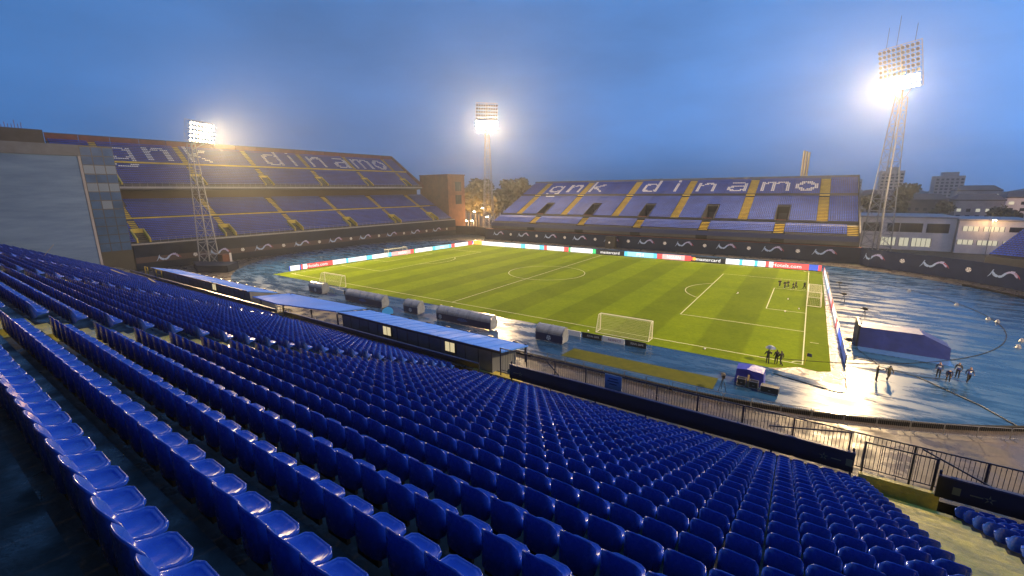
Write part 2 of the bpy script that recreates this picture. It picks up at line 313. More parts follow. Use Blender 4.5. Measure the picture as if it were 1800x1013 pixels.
# ------------------------------------------------------------------ near grandstand (terrace under the camera)
YF = -36.74; NB0, NB1 = 67.4, 86.0
D_, RISE = .78, .351
def rowy(i): return -54.047+D_*i
def rowt(i): return 16.41-RISE*i      # top of the seat backs
BLK = [(109.15, 127.7), (88.2, 106.8), (67.4, 86.0), (46.6, 65.2), (25.8, 44.4), (12.4, 23.6)]
AIS = [(106.8, 109.15), (86.0, 88.2), (65.2, 67.4), (44.4, 46.6), (23.6, 25.8)]
ws = empty('grandstand', 'concrete terrace of dark blue seats that fills the foreground', 'grandstand', loc=(70, -46, 0))
WS0 = Vector((70, -46, 0))
def wpart(mb, name, m, smooth=False):
    mb.v = [(x-WS0.x, y-WS0.y, z) for x, y, z in mb.v]; return mb.build(name, m, ws, smooth)
WF = Fr((0, YF), (1, 0), (0, -1))
zfl = lambda i: rowt(i)-.76
prof = [(-1.9, 0), (-1.9, zfl(22))]            # front platform, then rows 22 ... -2, then the walkway
for i in range(22, -3, -1):
    db = YF-(rowy(i)-.14); prof += [(db, zfl(i)), (db, zfl(i-1) if i > -2 else zfl(-2)+.30)]
prof += [(25, zfl(-2)+.30), (25, 20.6), (27, 20.6)]
for k in range(10): prof += [(27+.8*k+.8, 20.6+.42*k), (27+.8*k+.8, 20.6+.42*(k+1))]
prof += [(37, 24.8), (37, 0)]
wpart(WF.ext(MB(), prof, 12.2, 135), 'terrace', 'concrete')
for a, b in AIS:     # painted stair flights
    mb = MB()
    for i in range(22, -3, -1):
        y1 = rowy(i)-.14; z = zfl(i)
        mb.box(a+.06, b-.06, y1+.002, y1+D_+.012, z-.1, z+.012)
        mb.box(a+.35, b-.35, y1+.002, y1+.36, z+.012, z+RISE/2)
    wpart(mb, 'stair_flight', 'yellow')
wpart(MB().box(12.2, 135, YF-37.6, YF-37.1, 0, 38.8), 'shade_rear_wall', 'concrete')  # unseen wall behind the camera, added to keep sky light off the seat backs
wpart(MB().box(12.2, 135, YF-37.0, YF-20.2, 38.0, 38.8), 'shade_rear_roof', 'concrete')  # unseen roof, added so the seat backs fall into shade
wpart(MB().box(135.1, 135.6, YF-37.6, YF-2.5, 0, 38.8), 'shade_side_wall', 'wallpale')  # out-of-view end wall, added to block sky light from the side
wpart(MB().box(11.4, 11.9, YF-37.6, YF-22, 0, 38.8), 'shade_side_wall', 'wallpale')  # the same added light blocker at the other end
wpart(MB().box(12.2, 135, YF+.35, YF+.5, 7.4, 8.35), 'front_parapet', 'concrete')
wpart(MB().box(106.5, 108.75, YF+.02, YF+.2, 7.7, 8.75), 'stair_end_wall', 'yellow')
wpart(MB().box(86.6, 90.4, YF+.02, YF+1.7, zfl(22), zfl(22)+.03), 'stair_landing', 'yellow')

# black rail panels along the front row and the bar railing behind them
def railpanel(x0, x1, label, zt=1.5):
    r = empty('rail_panel', label, 'barrier', 'black panels along the front row', ((x0+x1)/2, YF, 8.0)); cx = (x0+x1)/2
    MB().box(x0-cx, x1-cx, -.04, .04, .72, zt).build('panel', 'dark', r)
    MB().box(x0-cx, x1-cx, -.07, .07, zt+.02, zt+.07).build('top_rail', 'navy', r)
    n = max(2, int((x1-x0)/2.3))
    for k in range(n+1):
        x = x0+.06+(x1-x0-.12)*k/n-cx; MB().box(x-.035, x+.035, .05, .12, -.3, zt+.2 if k in (0, n) else zt).build('post', 'rail', r)
    return r
def emblem(r, x, flip):
    M.setdefault('em', mat('emblem_olive', (.16, .17, .07), .5))
    mb = MB(); 
    for a in range(5): 
        t = R(90+72*a); mb.add([(x+.05*math.cos(t+.6), -.05, 1.11+.05*math.sin(t+.6)), (x+.17*math.cos(t), -.05, 1.11+.17*math.sin(t)), (x+.05*math.cos(t-.6), -.05, 1.11+.05*math.sin(t-.6))], [(0, 1, 2)])
    mb.build('emblem', 'em', r); s = -1 if flip else 1
    MB().box(x+s*.35-.12, x+s*.35+.2, -.05, -.045, 1.09, 1.13).build('lettering', 'em', r); MB().box(x+s*.8-.1, x+s*.8+.1, -.05, -.045, .97, 1.25).build('crest', 'em', r)
r1 = railpanel(90.4, 106.3, 'long black rail panel in front of the seats right of the blue-roofed cabin'); emblem(r1, 7.0, False); emblem(r1, -7.2, True)
r2 = railpanel(108.6, 124, 'black rail panel on the far side of the yellow stair, by the right edge'); emblem(r2, -6.4, True)
r3 = railpanel(66.0, 88.1, 'black rail panel running in front of the long grey cabin', 1.02)
r4 = railpanel(26, 64.5, 'black rail panel in front of the farther cabin and blue canopy', .98)
def railing(pts, zb, h, name, label, step=.125, lab_group=None):
    c = Vector((*pts[0], zb)); r = empty(name, label, 'railing', lab_group, c); L = lambda p, z: (p[0]-c.x, p[1]-c.y, z)
    bal = MB(); 
    for a, b in zip(pts[:-1], pts[1:]):
        a, b = Vector(a), Vector(b); ln = (b-a).length; n = int(ln/step)
        MB().tube(L(a, h), L(b, h), .03, 6).build('top_rail', 'rail', r); MB().tube(L(a, .1), L(b, .1), .022, 6).build('bottom_rail', 'rail', r)
        for k in range(1, n): p = a.lerp(b, k/n); bal.tube(L(p, .1), L(p, h), .0095, 4)
        m = max(1, round(ln/1.9))
        for k in range(m+1): p = a.lerp(b, k/m); MB().obox((p.x-c.x, p.y-c.y), 0, .06, .06, -.25, h+.03).build('post', 'rail', r)
    tag(bal.build('balusters', 'rail', r), kind='stuff'); return r
ra = railing([(89.2, YF+.75), (125, YF+.75)], 8.55, 1.5, 'front_railing', 'dark bar railing along the front edge of the seated terrace')
mb = MB(); mb.tube((3.2, .0, 1.4), (5.0, -.3, .1), .03); mb.build('brace', 'rail', ra)
MB().tube((14.2, -.3, 1.0), (17.0, -.1, 1.5), .03).build('brace', 'rail', ra); MB().tube((19.0, -.1, 1.5), (21.4, -.3, .55), .03).build('brace', 'rail', ra)
rb = railing([(106.6, YF+.42), (108.6, YF+.42)], 8.5, 1.4, 'stair_gate', 'short gate of dark bars closing the bottom of the yellow stair', .5)
sg = empty('notice_board', 'pale blue notice plate hung on the front railing', 'sign', None, (96.4, YF+.70, 8.9))
MB().box(-.45, .45, -.02, .02, .25, 1.15).build('plate', mat('pale_blue_plate', (.16, .27, .42), .4), sg)
for k, (w, z) in enumerate(((.25, .95), (.3, .8), (.2, .65))): MB().box(-w, w, -.026, -.022, z-.03, z+.03).build('lettering', mat('notice_print', (.02, .05, .12), .5) if k == 0 else bpy.data.materials['notice_print'], sg)

# ------------------------------------------------------------------ seats of the near grandstand
def seat_mesh(nu, full):
    """wrap-around bucket shell: origin at the top of the back, y forward"""
    W, Dp = .218, .365; pl = []      # plan outline from front-left corner round the back to front-right
    out = [(-W*.60, Dp), (-W*.88, Dp-.035), (-W*.99, Dp*.66), (-W, Dp*.36), (-W*.97, .09), (-W*.80, .03), (-W*.45, .006), (0, 0), (W*.45, .006), (W*.80, .03), (W*.97, .09), (W, Dp*.36), (W*.99, Dp*.66), (W*.88, Dp-.035), (W*.60, Dp)]
    hg = [0, 0, .004, .05, .20, .30, .328, .33, .328, .30, .20, .05, .004, 0, 0]
    if not full: idx = [0, 3, 4, 5, 7, 9, 10, 11, 14]; out = [out[i] for i in idx]; hg = [hg[i] for i in idx]
    n = len(out); V = []; Fc = []; Z = -.33
    def ring(inset, zf, drop=None):
        s = len(V)
        for (x, y), h in zip(out, hg):
            yc = .2; k = 1-inset/.22; V.append((x*k, yc+(y-yc)*k, zf(h))); 
        return s
    rings = []
    if full:
        rings.append(ring(-.010, lambda h: Z+h*.0-.045-.10*min(1, h*4)))    # outer skirt low (back panel runs down)
        rings.append(ring(-.012, lambda h: Z+h-.012)); rings.append(ring(-.002, lambda h: Z+h+.006)); rings.append(ring(.012, lambda h: Z+h-.004))
        rings.append(ring(.028, lambda h: Z+h*.45)); rings.append(ring(.055, lambda h: Z+h*.05-.008)); rings.append(ring(.12, lambda h: Z-.014)); 
    else:
        rings.append(ring(-.008, lambda h: Z-.045-.10*min(1, h*4))); rings.append(ring(0, lambda h: Z+h)); rings.append(ring(.03, lambda h: Z+h*.4)); rings.append(ring(.08, lambda h: Z-.012))
    for a, b in zip(rings[:-1], rings[1:]):
        for k in range(n-1): Fc.append((a+k, a+k+1, b+k+1, b+k))
        Fc.append((a+n-1, a, b, b+n-1))
    s = rings[-1]
    for k in range((n-1)//2): Fc.append((s+k, s+k+1, s+n-2-k, s+n-1-k)) if k+1 != n-2-k else None
    Fc = [f for f in Fc if f and len(set(f)) >= 3]
    return V, Fc
V, Fc = seat_mesh(0, True)
sm = bpy.data.meshes.new('seat_shell'); fm = [0]*len(Fc)
hV = list(V); hF = [f if len(set(f)) == 4 else tuple(dict.fromkeys(f)) for f in Fc]
for hx, hy in ((-.09, .13), (.09, .13), (-.09, .30), (.09, .30)):
    o = len(hV); hV += [(hx+.018*math.cos(t), hy+.012*math.sin(t), -.3425) for t in np.linspace(0, 2*math.pi, 7)[:-1]]; hF.append(tuple(range(o, o+6))); fm.append(1)
sm.from_pydata(hV, [], hF); sm.materials.append(M['seat']); sm.materials.append(M['seat_hole']); sm.polygons.foreach_set('material_index', fm); sm.polygons.foreach_set('use_smooth', [True]*len(hF)); sm.update()
bk = MB().box(-.16, -.12, .06, .34, -.41, -.36).box(.12, .16, .06, .34, -.41, -.36).box(-.16, .16, .02, .06, -.56, -.36)
bkm = bk.build('bracket', 'bracket'); bm_mesh = bkm.data; bpy.data.objects.remove(bkm)
allseats = []
for i in range(-2, 23):
    for bi, (a, b) in enumerate(BLK):
        n = round((b-a-.06)/.489); 
        for k in range(n):
            x = a+.03+(b-a-.06)*(k+.5)/n
            if i == 22 and 86 < x < 91: continue
            px, py, w = project((x, rowy(i)+.2, rowt(i)-.3)); allseats.append((x, i, px, py, w))
vis = [s for s in allseats if s[4] > .3 and -10 < s[2] < 1810 and 0 < s[3] < 1040]
vis.sort(key=lambda s: s[4]); near = vis[:300]; nset = {(s[0], s[1]) for s in near}
rows_ = sorted({s[1] for s in near})
RN = {}
for i in rows_:
    inr = sorted([s for s in vis if s[1] == i], key=lambda s: -s[0]); 
    for k, s in enumerate(inr): RN[(s[0], i)] = k+1
first = None
for (x, i, px, py, w) in near:
    r = empty('stadium_seat', 'blue plastic seat, %s up from the picture\'s bottom edge in the %s nearest row' % (ordn(RN[(x, i)]), ordn(i+3)), 'seat', 'blue seats of the near terrace', (x, rowy(i), rowt(i)), random.uniform(-.02, .02))
    o = bpy.data.objects.new('seat_shell', sm); COL.objects.link(o); o.parent = r; o.rotation_euler = (random.uniform(-.02, .02), 0, 0)
    o = bpy.data.objects.new('bracket', bm_mesh); COL.objects.link(o); o.parent = r
V2, F2 = seat_mesh(0, True); F2 = [f for f in F2 if len(set(f)) == 4]
rest = [s for s in allseats if (s[0], s[1]) not in nset and s[4] > -3]
so_ = big_mesh('terrace_seats', V2, F2, [(s[0], rowy(s[1]), rowt(s[1])+random.uniform(-.008, .008)) for s in rest], rng.normal(0, .02, len(rest)), ['seat'])
so_.data.polygons.foreach_set('use_smooth', [True]*len(so_.data.polygons))
tag(so_, 'the remaining blue seats of the near terrace, in rows down to the front', 'seats', 'blue seats of the near terrace', 'stuff')
for k, (x, i, ln, an, lb) in enumerate(((38, 17, 2.8, .25, 'bare wooden plank lying lower across the far seat rows'), (43, 19, 1.8, .1, 'short wooden plank resting on the seats near the front rail'), (27, 12, 3.0, 1.35, 'wooden plank standing tilted on the seats below the pale end wall'))):
    o = MB().box(-ln/2, ln/2, -.09, .09, 0, .04).build('wooden_plank', 'wood', None, loc=(x, rowy(i), rowt(i)+.01)); o.rotation_euler = (0, .2 if k < 2 else -.9, an); tag(o, lb, 'plank', 'planks left on the seats')

# ------------------------------------------------------------------ cabins on the front platform
def cabin(x0, x1, zf_, zn, yn, yf, label, wins, canopy=0):
    cx = (x0+x1)/2; zb = zfl(22); c = empty('commentary_cabin', label, 'cabin', 'cabins behind the front row', (cx, yn, zb)); z = lambda v: v-zb
    P = lambda x, y, v: (x-cx, y-yn, v-zb)
    mb = MB()
    mb.hexa([P(x0, yn+.1, zb-1.2), P(x1-canopy, yn+.1, zb-1.2), P(x1-canopy, yf-.2, zb-1.2), P(x0, yf-.2, zb-1.2), P(x0, yn+.1, zn-.12), P(x1-canopy, yn+.1, zn-.12), P(x1-canopy, yf-.2, zf_-.12), P(x0, yf-.2, zf_-.12)])
    mb.build('wall', 'hut', c)
    n = int((x1-x0)/1.15)
    for k in range(n+1):
        x = x0+(x1-canopy-x0)*k/n; MB().box(x-.012-cx, x+.012-cx, .075, .098, -1, zn-.14-zb).build('panel_joint', 'frame', c)
    rf = MB(); rf.hexa([P(x0-.2, yn-.12, zn-.1), P(x1, yn-.12, zn-.1), P(x1, yf, zf_-.1), P(x0-.2, yf, zf_-.1), P(x0-.2, yn-.12, zn), P(x1, yn-.12, zn), P(x1, yf, zf_), P(x0-.2, yf, zf_)])
    ro = rf.build('roof', 'roofblue', c)
    for k in range(int((x1-x0)/1.05)):   # raised seams with dark gutter clips
        x = x0+1.05*k+.5-cx
        sm_ = MB(); sm_.hexa([(x-.02, -.1, zn-zb), (x+.02, -.1, zn-zb), (x+.02, yf-yn, zf_-zb), (x-.02, yf-yn, zf_-zb), (x-.02, -.1, zn-zb+.03), (x+.02, -.1, zn-zb+.03), (x+.02, yf-yn, zf_-zb+.03), (x-.02, yf-yn, zf_-zb+.03)]); sm_.build('roof_seam', 'roofblue', ro)
        if k % 2 == 0: MB().box(x-.1, x+.32, yf-yn-.02, yf-yn+.12, zf_-zb-.03, zf_-zb+.07).build('gutter_clip', 'frame', ro)
    MB().box(x0-.2-cx, x1-cx, -.17, -.125, zn-zb-.16, zn-zb-.02).build('fascia', 'frame', c)
    for x in wins:
        w = MB().box(x-.5-cx, x+.5-cx, .03, .09, .72, 1.5).build('window', 'frame', c)
        MB().box(x-.44-cx, x-.05-cx, .018, .028, .78, 1.44).build('pane', 'lit', w); MB().box(x+.02-cx, x+.40-cx, .018, .028, .78, 1.44).build('pane', 'lit', w)
    return c
c1 = cabin(72.6, 89.0, 9.12, 9.68, -35.5, -32.5, 'long grey cabin with lit windows under a wet blue roof', (78.2, 84.6), .9)
for x in (88.85,): MB().box(x-80.8-.06, x-80.8+.06, 2.85, 2.97, 0, 1.35).build('post', 'navy', c1)
c2 = cabin(30.5, 57.0, 8.85, 9.62, -35.5, -32.6, 'farther grey cabin with a long narrow blue roof near the pale wall', (49.0,))
cn = empty('canopy', 'open sloping blue canopy between the two grey cabins', 'canopy', None, (64.5, -34.5, zfl(22)))
MB().add([(-6.8, -1.0, 1.15), (-1.5, -1.3, 1.2), (6.5, -.4, 1.45), (7.2, 2.2, 1.25), (-5.5, 2.2, 1.0), (-6.8, -1.0, 1.05), (-1.5, -1.3, 1.1), (6.5, -.4, 1.35), (7.2, 2.2, 1.15), (-5.5, 2.2, .9)], [(0, 1, 2, 3, 4), (9, 8, 7, 6, 5)] + [(k, k+5, (k+1) % 5+5, (k+1) % 5) for k in range(5)]).build('roof', 'roofblue', cn)
for x, y in ((-6, -.6), (-1, -1), (3, -.6), (6.3, -.2), (6.8, 2), (0, 2), (-5, 2)): MB().box(x-.05, x+.05, y-.05, y+.05, 0, 1.12).build('post', 'navy', cn)
for x0, x1 in ((-.8, 1.2), (3.2, 5.2)):
    r = empty('steel_steps_rail', 'galvanised stair rail under the blue canopy' if x0 < 0 else 'galvanised stair rail beside the long cabin under the canopy edge', 'railing', 'stair rails by the cabins', (64.5+x0, -35.9, zfl(22)))
    mb = MB(); mb.tube((0, 0, 1), (2, 0, 1), .025); mb.tube((0, 0, .5), (2, 0, .5), .02)
    for k in range(6): mb.tube((.4*k, 0, 0), (.4*k, 0, 1), .018)
    mb.build('bars', 'galv' if x0 > 0 else 'yellow_far', r)

# ------------------------------------------------------------------ pale end wall and glass stair tower
ew = empty('end_wall', 'tall pale clad wall closing the far end of the near terrace', 'wall', None, (12, -40, 8))
MB().hexa([(-.6, -18, -1), (0, -18, -1), (0, 3.3, -1), (-.6, 3.3, -1), (-.6, -18, 17), (0, -18, 17), (0, 3.3, 17), (-.6, 3.3, 17)]).build('cladding', 'wallpale', ew)
MB().box(-.7, .12, -18, 3.6, 17.02, 18.6).build('parapet_band', 'slate', ew)
MB().box(-.5, .1, 3.32, 3.62, -.6, 17).build('edge_trim', 'plaster2', ew)
for a, b, h in ((-15, -11.5, 1.0), (-6, .4, 1.9)): MB().box(-2.5, -.9, a, b, 17, 18.6+h).build('roof_plinth', 'concrete_far', ew)
mb = MB()
for k in range(14): mb.tube((-1.8, -5.6+k*.32+random.uniform(-.1, .1), 20), (-1.8, -5.6+k*.32, 20.8+random.uniform(0, .9)), .03, 4)
tag(mb.build('starter_bars', 'rust', ew), kind='stuff')
gt = empty('glass_stair_tower', 'dark glass stair tower between the pale wall and the two-tier stand', 'tower', None, (4, -32.3, 0))
MB().box(-5, 0, -2.4, 1.9, 6, 27.2).build('core', 'frame', gt)
for r_ in range(12):
    for c_ in range(3):
        y = -2.3+c_*1.4; z = 25.6-r_*1.45
        MB().box(.01, .05, y+.05, y+1.33, z+.06, z+1.38).build('pane', 'glasspale' if r_ in (2, 4) and c_ < 3 or (r_ == 6 and c_ == 1) else 'glass', gt)

# ------------------------------------------------------------------ two-tier stand behind the far goal
AN = R(3.0); NF = Fr((-37.5, 1.7), (math.sin(AN), math.cos(AN)), (-math.cos(AN), math.sin(AN)))
ns = empty('two_tier_grandstand', 'two-tier stand with blue seats and white lettering under a red fascia', 'grandstand', None, NF(35, 10, 0))
NS0 = Vector(NF(35, 10, 0))
def npart(mb, name, m, par=None):
    mb.v = [(x-NS0.x, y-NS0.y, z) for x, y, z in mb.v]; return mb.build(name, m, par or ns)
NU0, NU1 = -27.5, 95.5
AU = [-18.2, 2.4, 23.0, 43.6, 64.2, 84.8]
LD, LR = .83, .445; UDp, UR = .83, .5445
lowrows = [(1.6+LD*k, 7.45+LR*k) for k in range(12)] + [(12.6+LD*k, 7.45+LR*13.25+LR*k) for k in range(11)]
prl = [(.0, 0), (.0, 6.9), (1.1, 6.9)]
for d, z in lowrows: prl += [(d-.45, z-.42), (d+.38, z-.42)]
prl += [(22.3, 18.1), (22.3, 0)]
npart(NF.ext(MB(), prl, NU0, NU1), 'lower_terrace', 'concrete_far')
z0u = 21.9
uprows = [(18.2+UDp*k, z0u+.55+UR*k) for k in range(11)] + [(28.4+UDp*k, z0u+.55+UR*12.3+UR*k) for k in range(11)]
pru = [(16.8, 20.6), (16.8, 21.4), (17.7, 21.4)]
for d, z in uprows: pru += [(d-.45, z-.42), (d+.38, z-.42)]
pru += [(38.0, 34.2), (38.0, 33.0), (18, 20.4)]
npart(NF.ext(MB(), pru, NU0, NU1-4), 'upper_terrace', 'concrete_far')
npart(NF.box(MB(), NU0, NU1-4, 16.72, 16.78, 20.95, 21.5), 'upper_front_edge', 'plaster2')
npart(NF.box(MB(), NU0, NU1, -.12, -.02, 6.55, 6.9), 'lower_front_edge', 'plaster2')
npart(NF.box(MB(), NU0, NU1-3, 21.8, 22.3, 17.5, 24), 'back_wall', mat('dark_brown_wall', (.035, .018, .012), .8))
npart(NF.box(MB(), NU0, NU1-4, 22.3, 38.6, 0, 20), 'rear_block', 'concrete_far')
u = NU0
while u < NU1-4.5:
    npart(NF.box(MB(), u+.06, min(u+6.9, NU1-4), 38.1, 38.5, 33.8, 36.4), 'fascia_panel', 'rust'); u += 7
npart(NF.box(MB(), NU0, NU1-4, 38.0, 38.6, 36.42, 36.6), 'fascia_cap', 'frame')
# slanting red end wall of the upper tier
e = MB(); NF.ext(e, [(16.5, 20.6), (16.5, 22.6), (38.4, 36.6), (38.4, 19)], NU1-4.0, NU1-3.4); npart(e, 'end_wall', 'rust')
for U in AU:
    for rows, dm in ((lowrows[:12], 6), (lowrows[12:], 6), (uprows[:11], 22.5), (uprows[11:], 22.5)):
        fl = MB()
        for d, z in rows:
            if d > dm: NF.box(fl, U-.75, U+.75, d-.44, d+.4, z-.43, z-.38); NF.box(fl, U-.75, U+.75, d-.44, d-.02, z-.38, z-.18)
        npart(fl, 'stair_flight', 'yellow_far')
    for d0, zz, sl in ((1.0, 7.0, LR/LD), (17.8, 21.5, UR/UDp)):      # gangway mouth: two yellow cheeks, dark opening
        v = MB()
        for s in (-1, 1): NF.ext(v, [(d0, zz), (d0+4.6, zz+1.0), (d0+4.6, zz+4.6*sl+.9), (d0, zz+1.1)], U+s*1.35-.18, U+s*1.35+.18)
        NF.ext(v, [(d0+4.4, zz+.3), (d0+4.8, zz+.3), (d0+4.8, zz+4.6*sl+.9), (d0+4.4, zz+4.6*sl+.9)], U-1.5, U+1.5)
        vo = npart(v, 'gangway_mouth', 'yellow_far')
        v = MB(); NF.quad(v, (U-.9, d0+4.38, zz+.2), (U+.9, d0+4.38, zz+.2), (U+.9, d0+4.38, zz+2.3), (U-.9, d0+4.38, zz+2.3)); npart(v, 'opening_shade', 'frame', vo)  # flat dark sheet painted as the shade inside the mouth
for d, z in ((12.0, 7.45+LR*12.5-.3), (27.5, z0u+.55+UR*11.6-.2)):
    npart(NF.box(MB(), NU0, NU1-4, d-.06, d+.06, z-.1, z+.34), 'gangway_kerb', 'yellow_far')
for d, z in ((.5, 6.9), (17.2, 21.4)):       # front railings between the stairs
    for a, b in zip([NU0]+[U+1.6 for U in AU], [U-1.6 for U in AU]+[NU1-4]):
        mb = MB(); 
        for h in (.55, 1.1): mb.tube(NF(a, d, z+h), NF(b, d, z+h), .03, 4)
        n = max(2, int((b-a)/1.6))
        for k in range(n+1): p = a+(b-a)*k/n; mb.tube(NF(p, d, z), NF(p, d, z+1.25), .035, 4)
        npart(mb, 'railing', 'galv')
# red stair block closing the stand
sb = empty('red_stair_block', 'red-brown stair block with dark openings at the end of the two-tier stand', 'building', None, NF(99.5, 8, 0))
SB0 = Vector(NF(99.5, 8, 0))
def sbp(mb, name, m, par=None): mb.v = [(x-SB0.x, y-SB0.y, z) for x, y, z in mb.v]; return mb.build(name, m, par or sb)
sbp(NF.box(MB(), NU1-.6, 106, 3.0, 22, 0, 26.6), 'wall', 'brown'); sbp(NF.box(MB(), NU1-.9, 106.2, 2.6, 22, 26.62, 27.1), 'roof_edge', 'rust')
for z in (13.5, 19.5):
    w = sbp(NF.box(MB(), 99.6, 103.6, 2.9, 2.98, z, z+4.2), 'window', 'darkglass'); 
    for k in (1, 2): sbp(NF.box(MB(), 99.6+4*k/3-.06, 99.6+4*k/3+.06, 2.84, 2.89, z, z+4.2), 'mullion', 'frame', w)

# far seats: low back plus pan
ST = [(-.205, .02, .0), (.205, .02, .0), (.205, .075, .0), (-.205, .075, .0), (-.195, -.02, .27), (.195, -.02, .27), (.195, .02, .27), (-.195, .02, .27),
      (-.205, .06, -.03), (.205, .06, -.03), (.205, .43, -.01), (-.205, .43, -.01), (-.205, .06, .015), (.205, .06, .015), (.205, .43, .035), (-.205, .43, .035)]
SF = [(4, 5, 6, 7), (0, 1, 5, 4), (1, 2, 6, 5), (2, 3, 7, 6), (3, 0, 4, 7), (12, 13, 14, 15), (8, 9, 13, 12), (9, 10, 14, 13), (10, 11, 15, 14), (11, 8, 12, 15)]
GL = {'g': ['.####.#', '##...##', '#.....#', '#.....#', '#.....#', '##...##', '.####.#', '......#', '#....##', '.#####.'],
      'n': ['#..###.', '#.##.##', '##....#', '#.....#', '#.....#', '#.....#', '#.....#', '#.....#'],
      'k': ['#......', '#......', '#......', '#....##', '#...##.', '#.##...', '###....', '#.##...', '#...#..', '#....#.', '#.....#'],
      'd': ['......#', '......#', '......#', '.####.#', '##...##', '#.....#', '#.....#', '#.....#', '#.....#', '##...##', '.####.#'],
      'i': ['#', '#', '.', '#', '#', '#', '#', '#', '#', '#', '#'],
      'a': ['.#####.', '......#', '......#', '.######', '##....#', '#.....#', '##...##', '.####.#'],
      'm': ['#.###.###.', '##..##..##', '#...#....#', '#...#....#', '#...#....#', '#...#....#', '#...#....#', '#...#....#'],
      'o': ['..###..', '.##.##.', '##...##', '#.....#', '#.....#', '##...##', '.##.##.', '..###..']}
def letters(places, base_row, cw):
    W = {}
    for ch, uc in places:
        g = GL[ch]; n = len(g); desc = 3 if ch == 'g' else 0
        for r_, row in enumerate(g):
            for c_, q in enumerate(row):
                if q == '#': W.setdefault(base_row+(n-1-r_)-desc, []).append((uc+(c_-.1-len(row)/2)*cw, uc+(c_+1.25-len(row)/2)*cw))
    return W
def stand_seats(name, fr, rows, spans, W, label, flip, block=None):
    pos, mi = [], []
    for ri, (d, z) in enumerate(rows):
        for a, b in spans(ri, d):
            n = int((b-a)/.5)
            for k in range(n):
                uu_ = a+(b-a)*(k+.5)/n
                if block and block(uu_, d): continue
                pos.append(fr(uu_, d+.25, z)); mi.append(1 if any(x0 <= uu_ < x1 for x0, x1 in W.get(ri, ())) else 0)
    ang = math.atan2(-fr.d[1], -fr.d[0])-math.pi/2
    o = big_mesh(name, ST, SF, pos, np.full(len(pos), ang)+rng.normal(0, .03, len(pos)), ['farseat', 'seat_white'], matid=np.array(mi)); return tag(o, label, 'seats', None, 'stuff')
def nspans(ri, d, lo=True):
    e = [NU0+.3]+[x for U in AU for x in (U-.85, U+.85)]+[NU1-(4.5 if not lo else .5)]; return [(e[k], e[k+1]) for k in range(0, len(e), 2)]
nb = lambda uu_, d: any(abs(uu_-U) < 1.6 for U in AU) and (d < 6.2 or 17 < d < 22.8)
stand_seats('lower_tier_seats', NF, lowrows, nspans, {}, 'rows of blue seats on the lower tier of the two-tier stand', 0, nb)
NL = letters([('g', -13.3), ('n', -3.9), ('k', 7.4), ('d', 31.6), ('i', 39.0), ('n', 49.0), ('a', 60.0), ('m', 70.5), ('o', 79.8)], 12, .86)
stand_seats('upper_tier_seats', NF, uprows, lambda r_, d: nspans(r_, d, False), NL, 'blue seats of the upper tier spelling white letters in the seats', 0, nb)

# ------------------------------------------------------------------ single-tier stand on the far side
EF = Fr((0, 88.0), (1, 0), (0, 1)); EU0, EU1 = -4.0, 114.8; EDp, ER = .82, .373
es = empty('far_side_grandstand', 'wide single-tier stand opposite with white seat lettering and yellow stairs', 'grandstand', None, (55, 100, 0)); ES0 = Vector((55, 100, 0))
def epart(mb, name, m, par=None): mb.v = [(x-ES0.x, y-ES0.y, z) for x, y, z in mb.v]; return mb.build(name, m, par or es)
er1 = [(1.0+EDp*k, 7.55+ER*k) for k in range(6)]; er2 = [(7.2+EDp*k, 10.5+ER*k) for k in range(18)]; er3 = [(23.2+EDp*k, 17.95+ER*k) for k in range(13)]
erows = er1+er2+er3
pre = [(-.6, 4.6), (-.6, 6.6), (.4, 6.6)]
for d, z in erows: pre += [(d-.42, z-.42), (d+.4, z-.42)]
pre += [(34.4, 22.3), (34.4, 0), (.6, 0), (.6, 4.6)]
epart(EF.box(MB(), EU0, EU1, -.75, -.62, 5.6, 6.9), 'front_parapet', 'navy')
for d, z in ((6.3, 9.75), (22.2, 17.25)): epart(EF.box(MB(), EU0, EU1, d-.06, d+.06, z-.2, z+.55), 'gangway_wall', 'frame')
epart(EF.box(MB(), EU0, EU1, 34.0, 34.3, 22.3, 23.4), 'back_parapet', 'slate')
epart(EF.ext(MB(), [(0, 4), (34.3, 20), (34.3, 23.4), (33.6, 23.2), (0, 7.9)], EU1+.02, EU1+.35), 'end_wall', 'concrete_far')
EA = [4.6, 25.0, 45.6, 66.2, 86.5, 106.6]; EV = [14.9, 35.2, 55.8, 76.6, 96.7]
for U in EA:
    for rows in (er2, er3):
        fl = MB()
        for d, z in rows: EF.box(fl, U-1.25, U+1.25, d-.41, d+.411, z-.43, z-.37); EF.box(fl, U-1.25, U+1.25, d-.41, d, z-.37, z-.2)
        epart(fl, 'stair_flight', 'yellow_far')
    epart(EF.box(MB(), U-1.25, U+1.25, 21.75, 22.7, 17.1, 17.55), 'landing', 'yellow_far')
for U in EV+[113.6]:
    fl = MB()
    for d, z in er1: EF.box(fl, U-1.2, U+1.2, d-.41, d+.41, z-.43, z-.3)
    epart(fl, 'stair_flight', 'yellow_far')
prv = [(-.6, 4.6), (-.6, 6.6), (.4, 6.6)]        # profile with the sunken gangway mouth
for d, z in er1: prv += [(d-.42, z-.42), (d+.4, z-.42)]
prv += [(6.0, 9.5), (15.05, 9.6), (15.05, 13.9)]
for d, z in er2+er3:
    if d > 15.5: prv += [(d-.42, z-.42), (d+.4, z-.42)]
prv += [(34.4, 22.3), (34.4, 0), (.6, 0), (.6, 4.6)]
ue = EU0
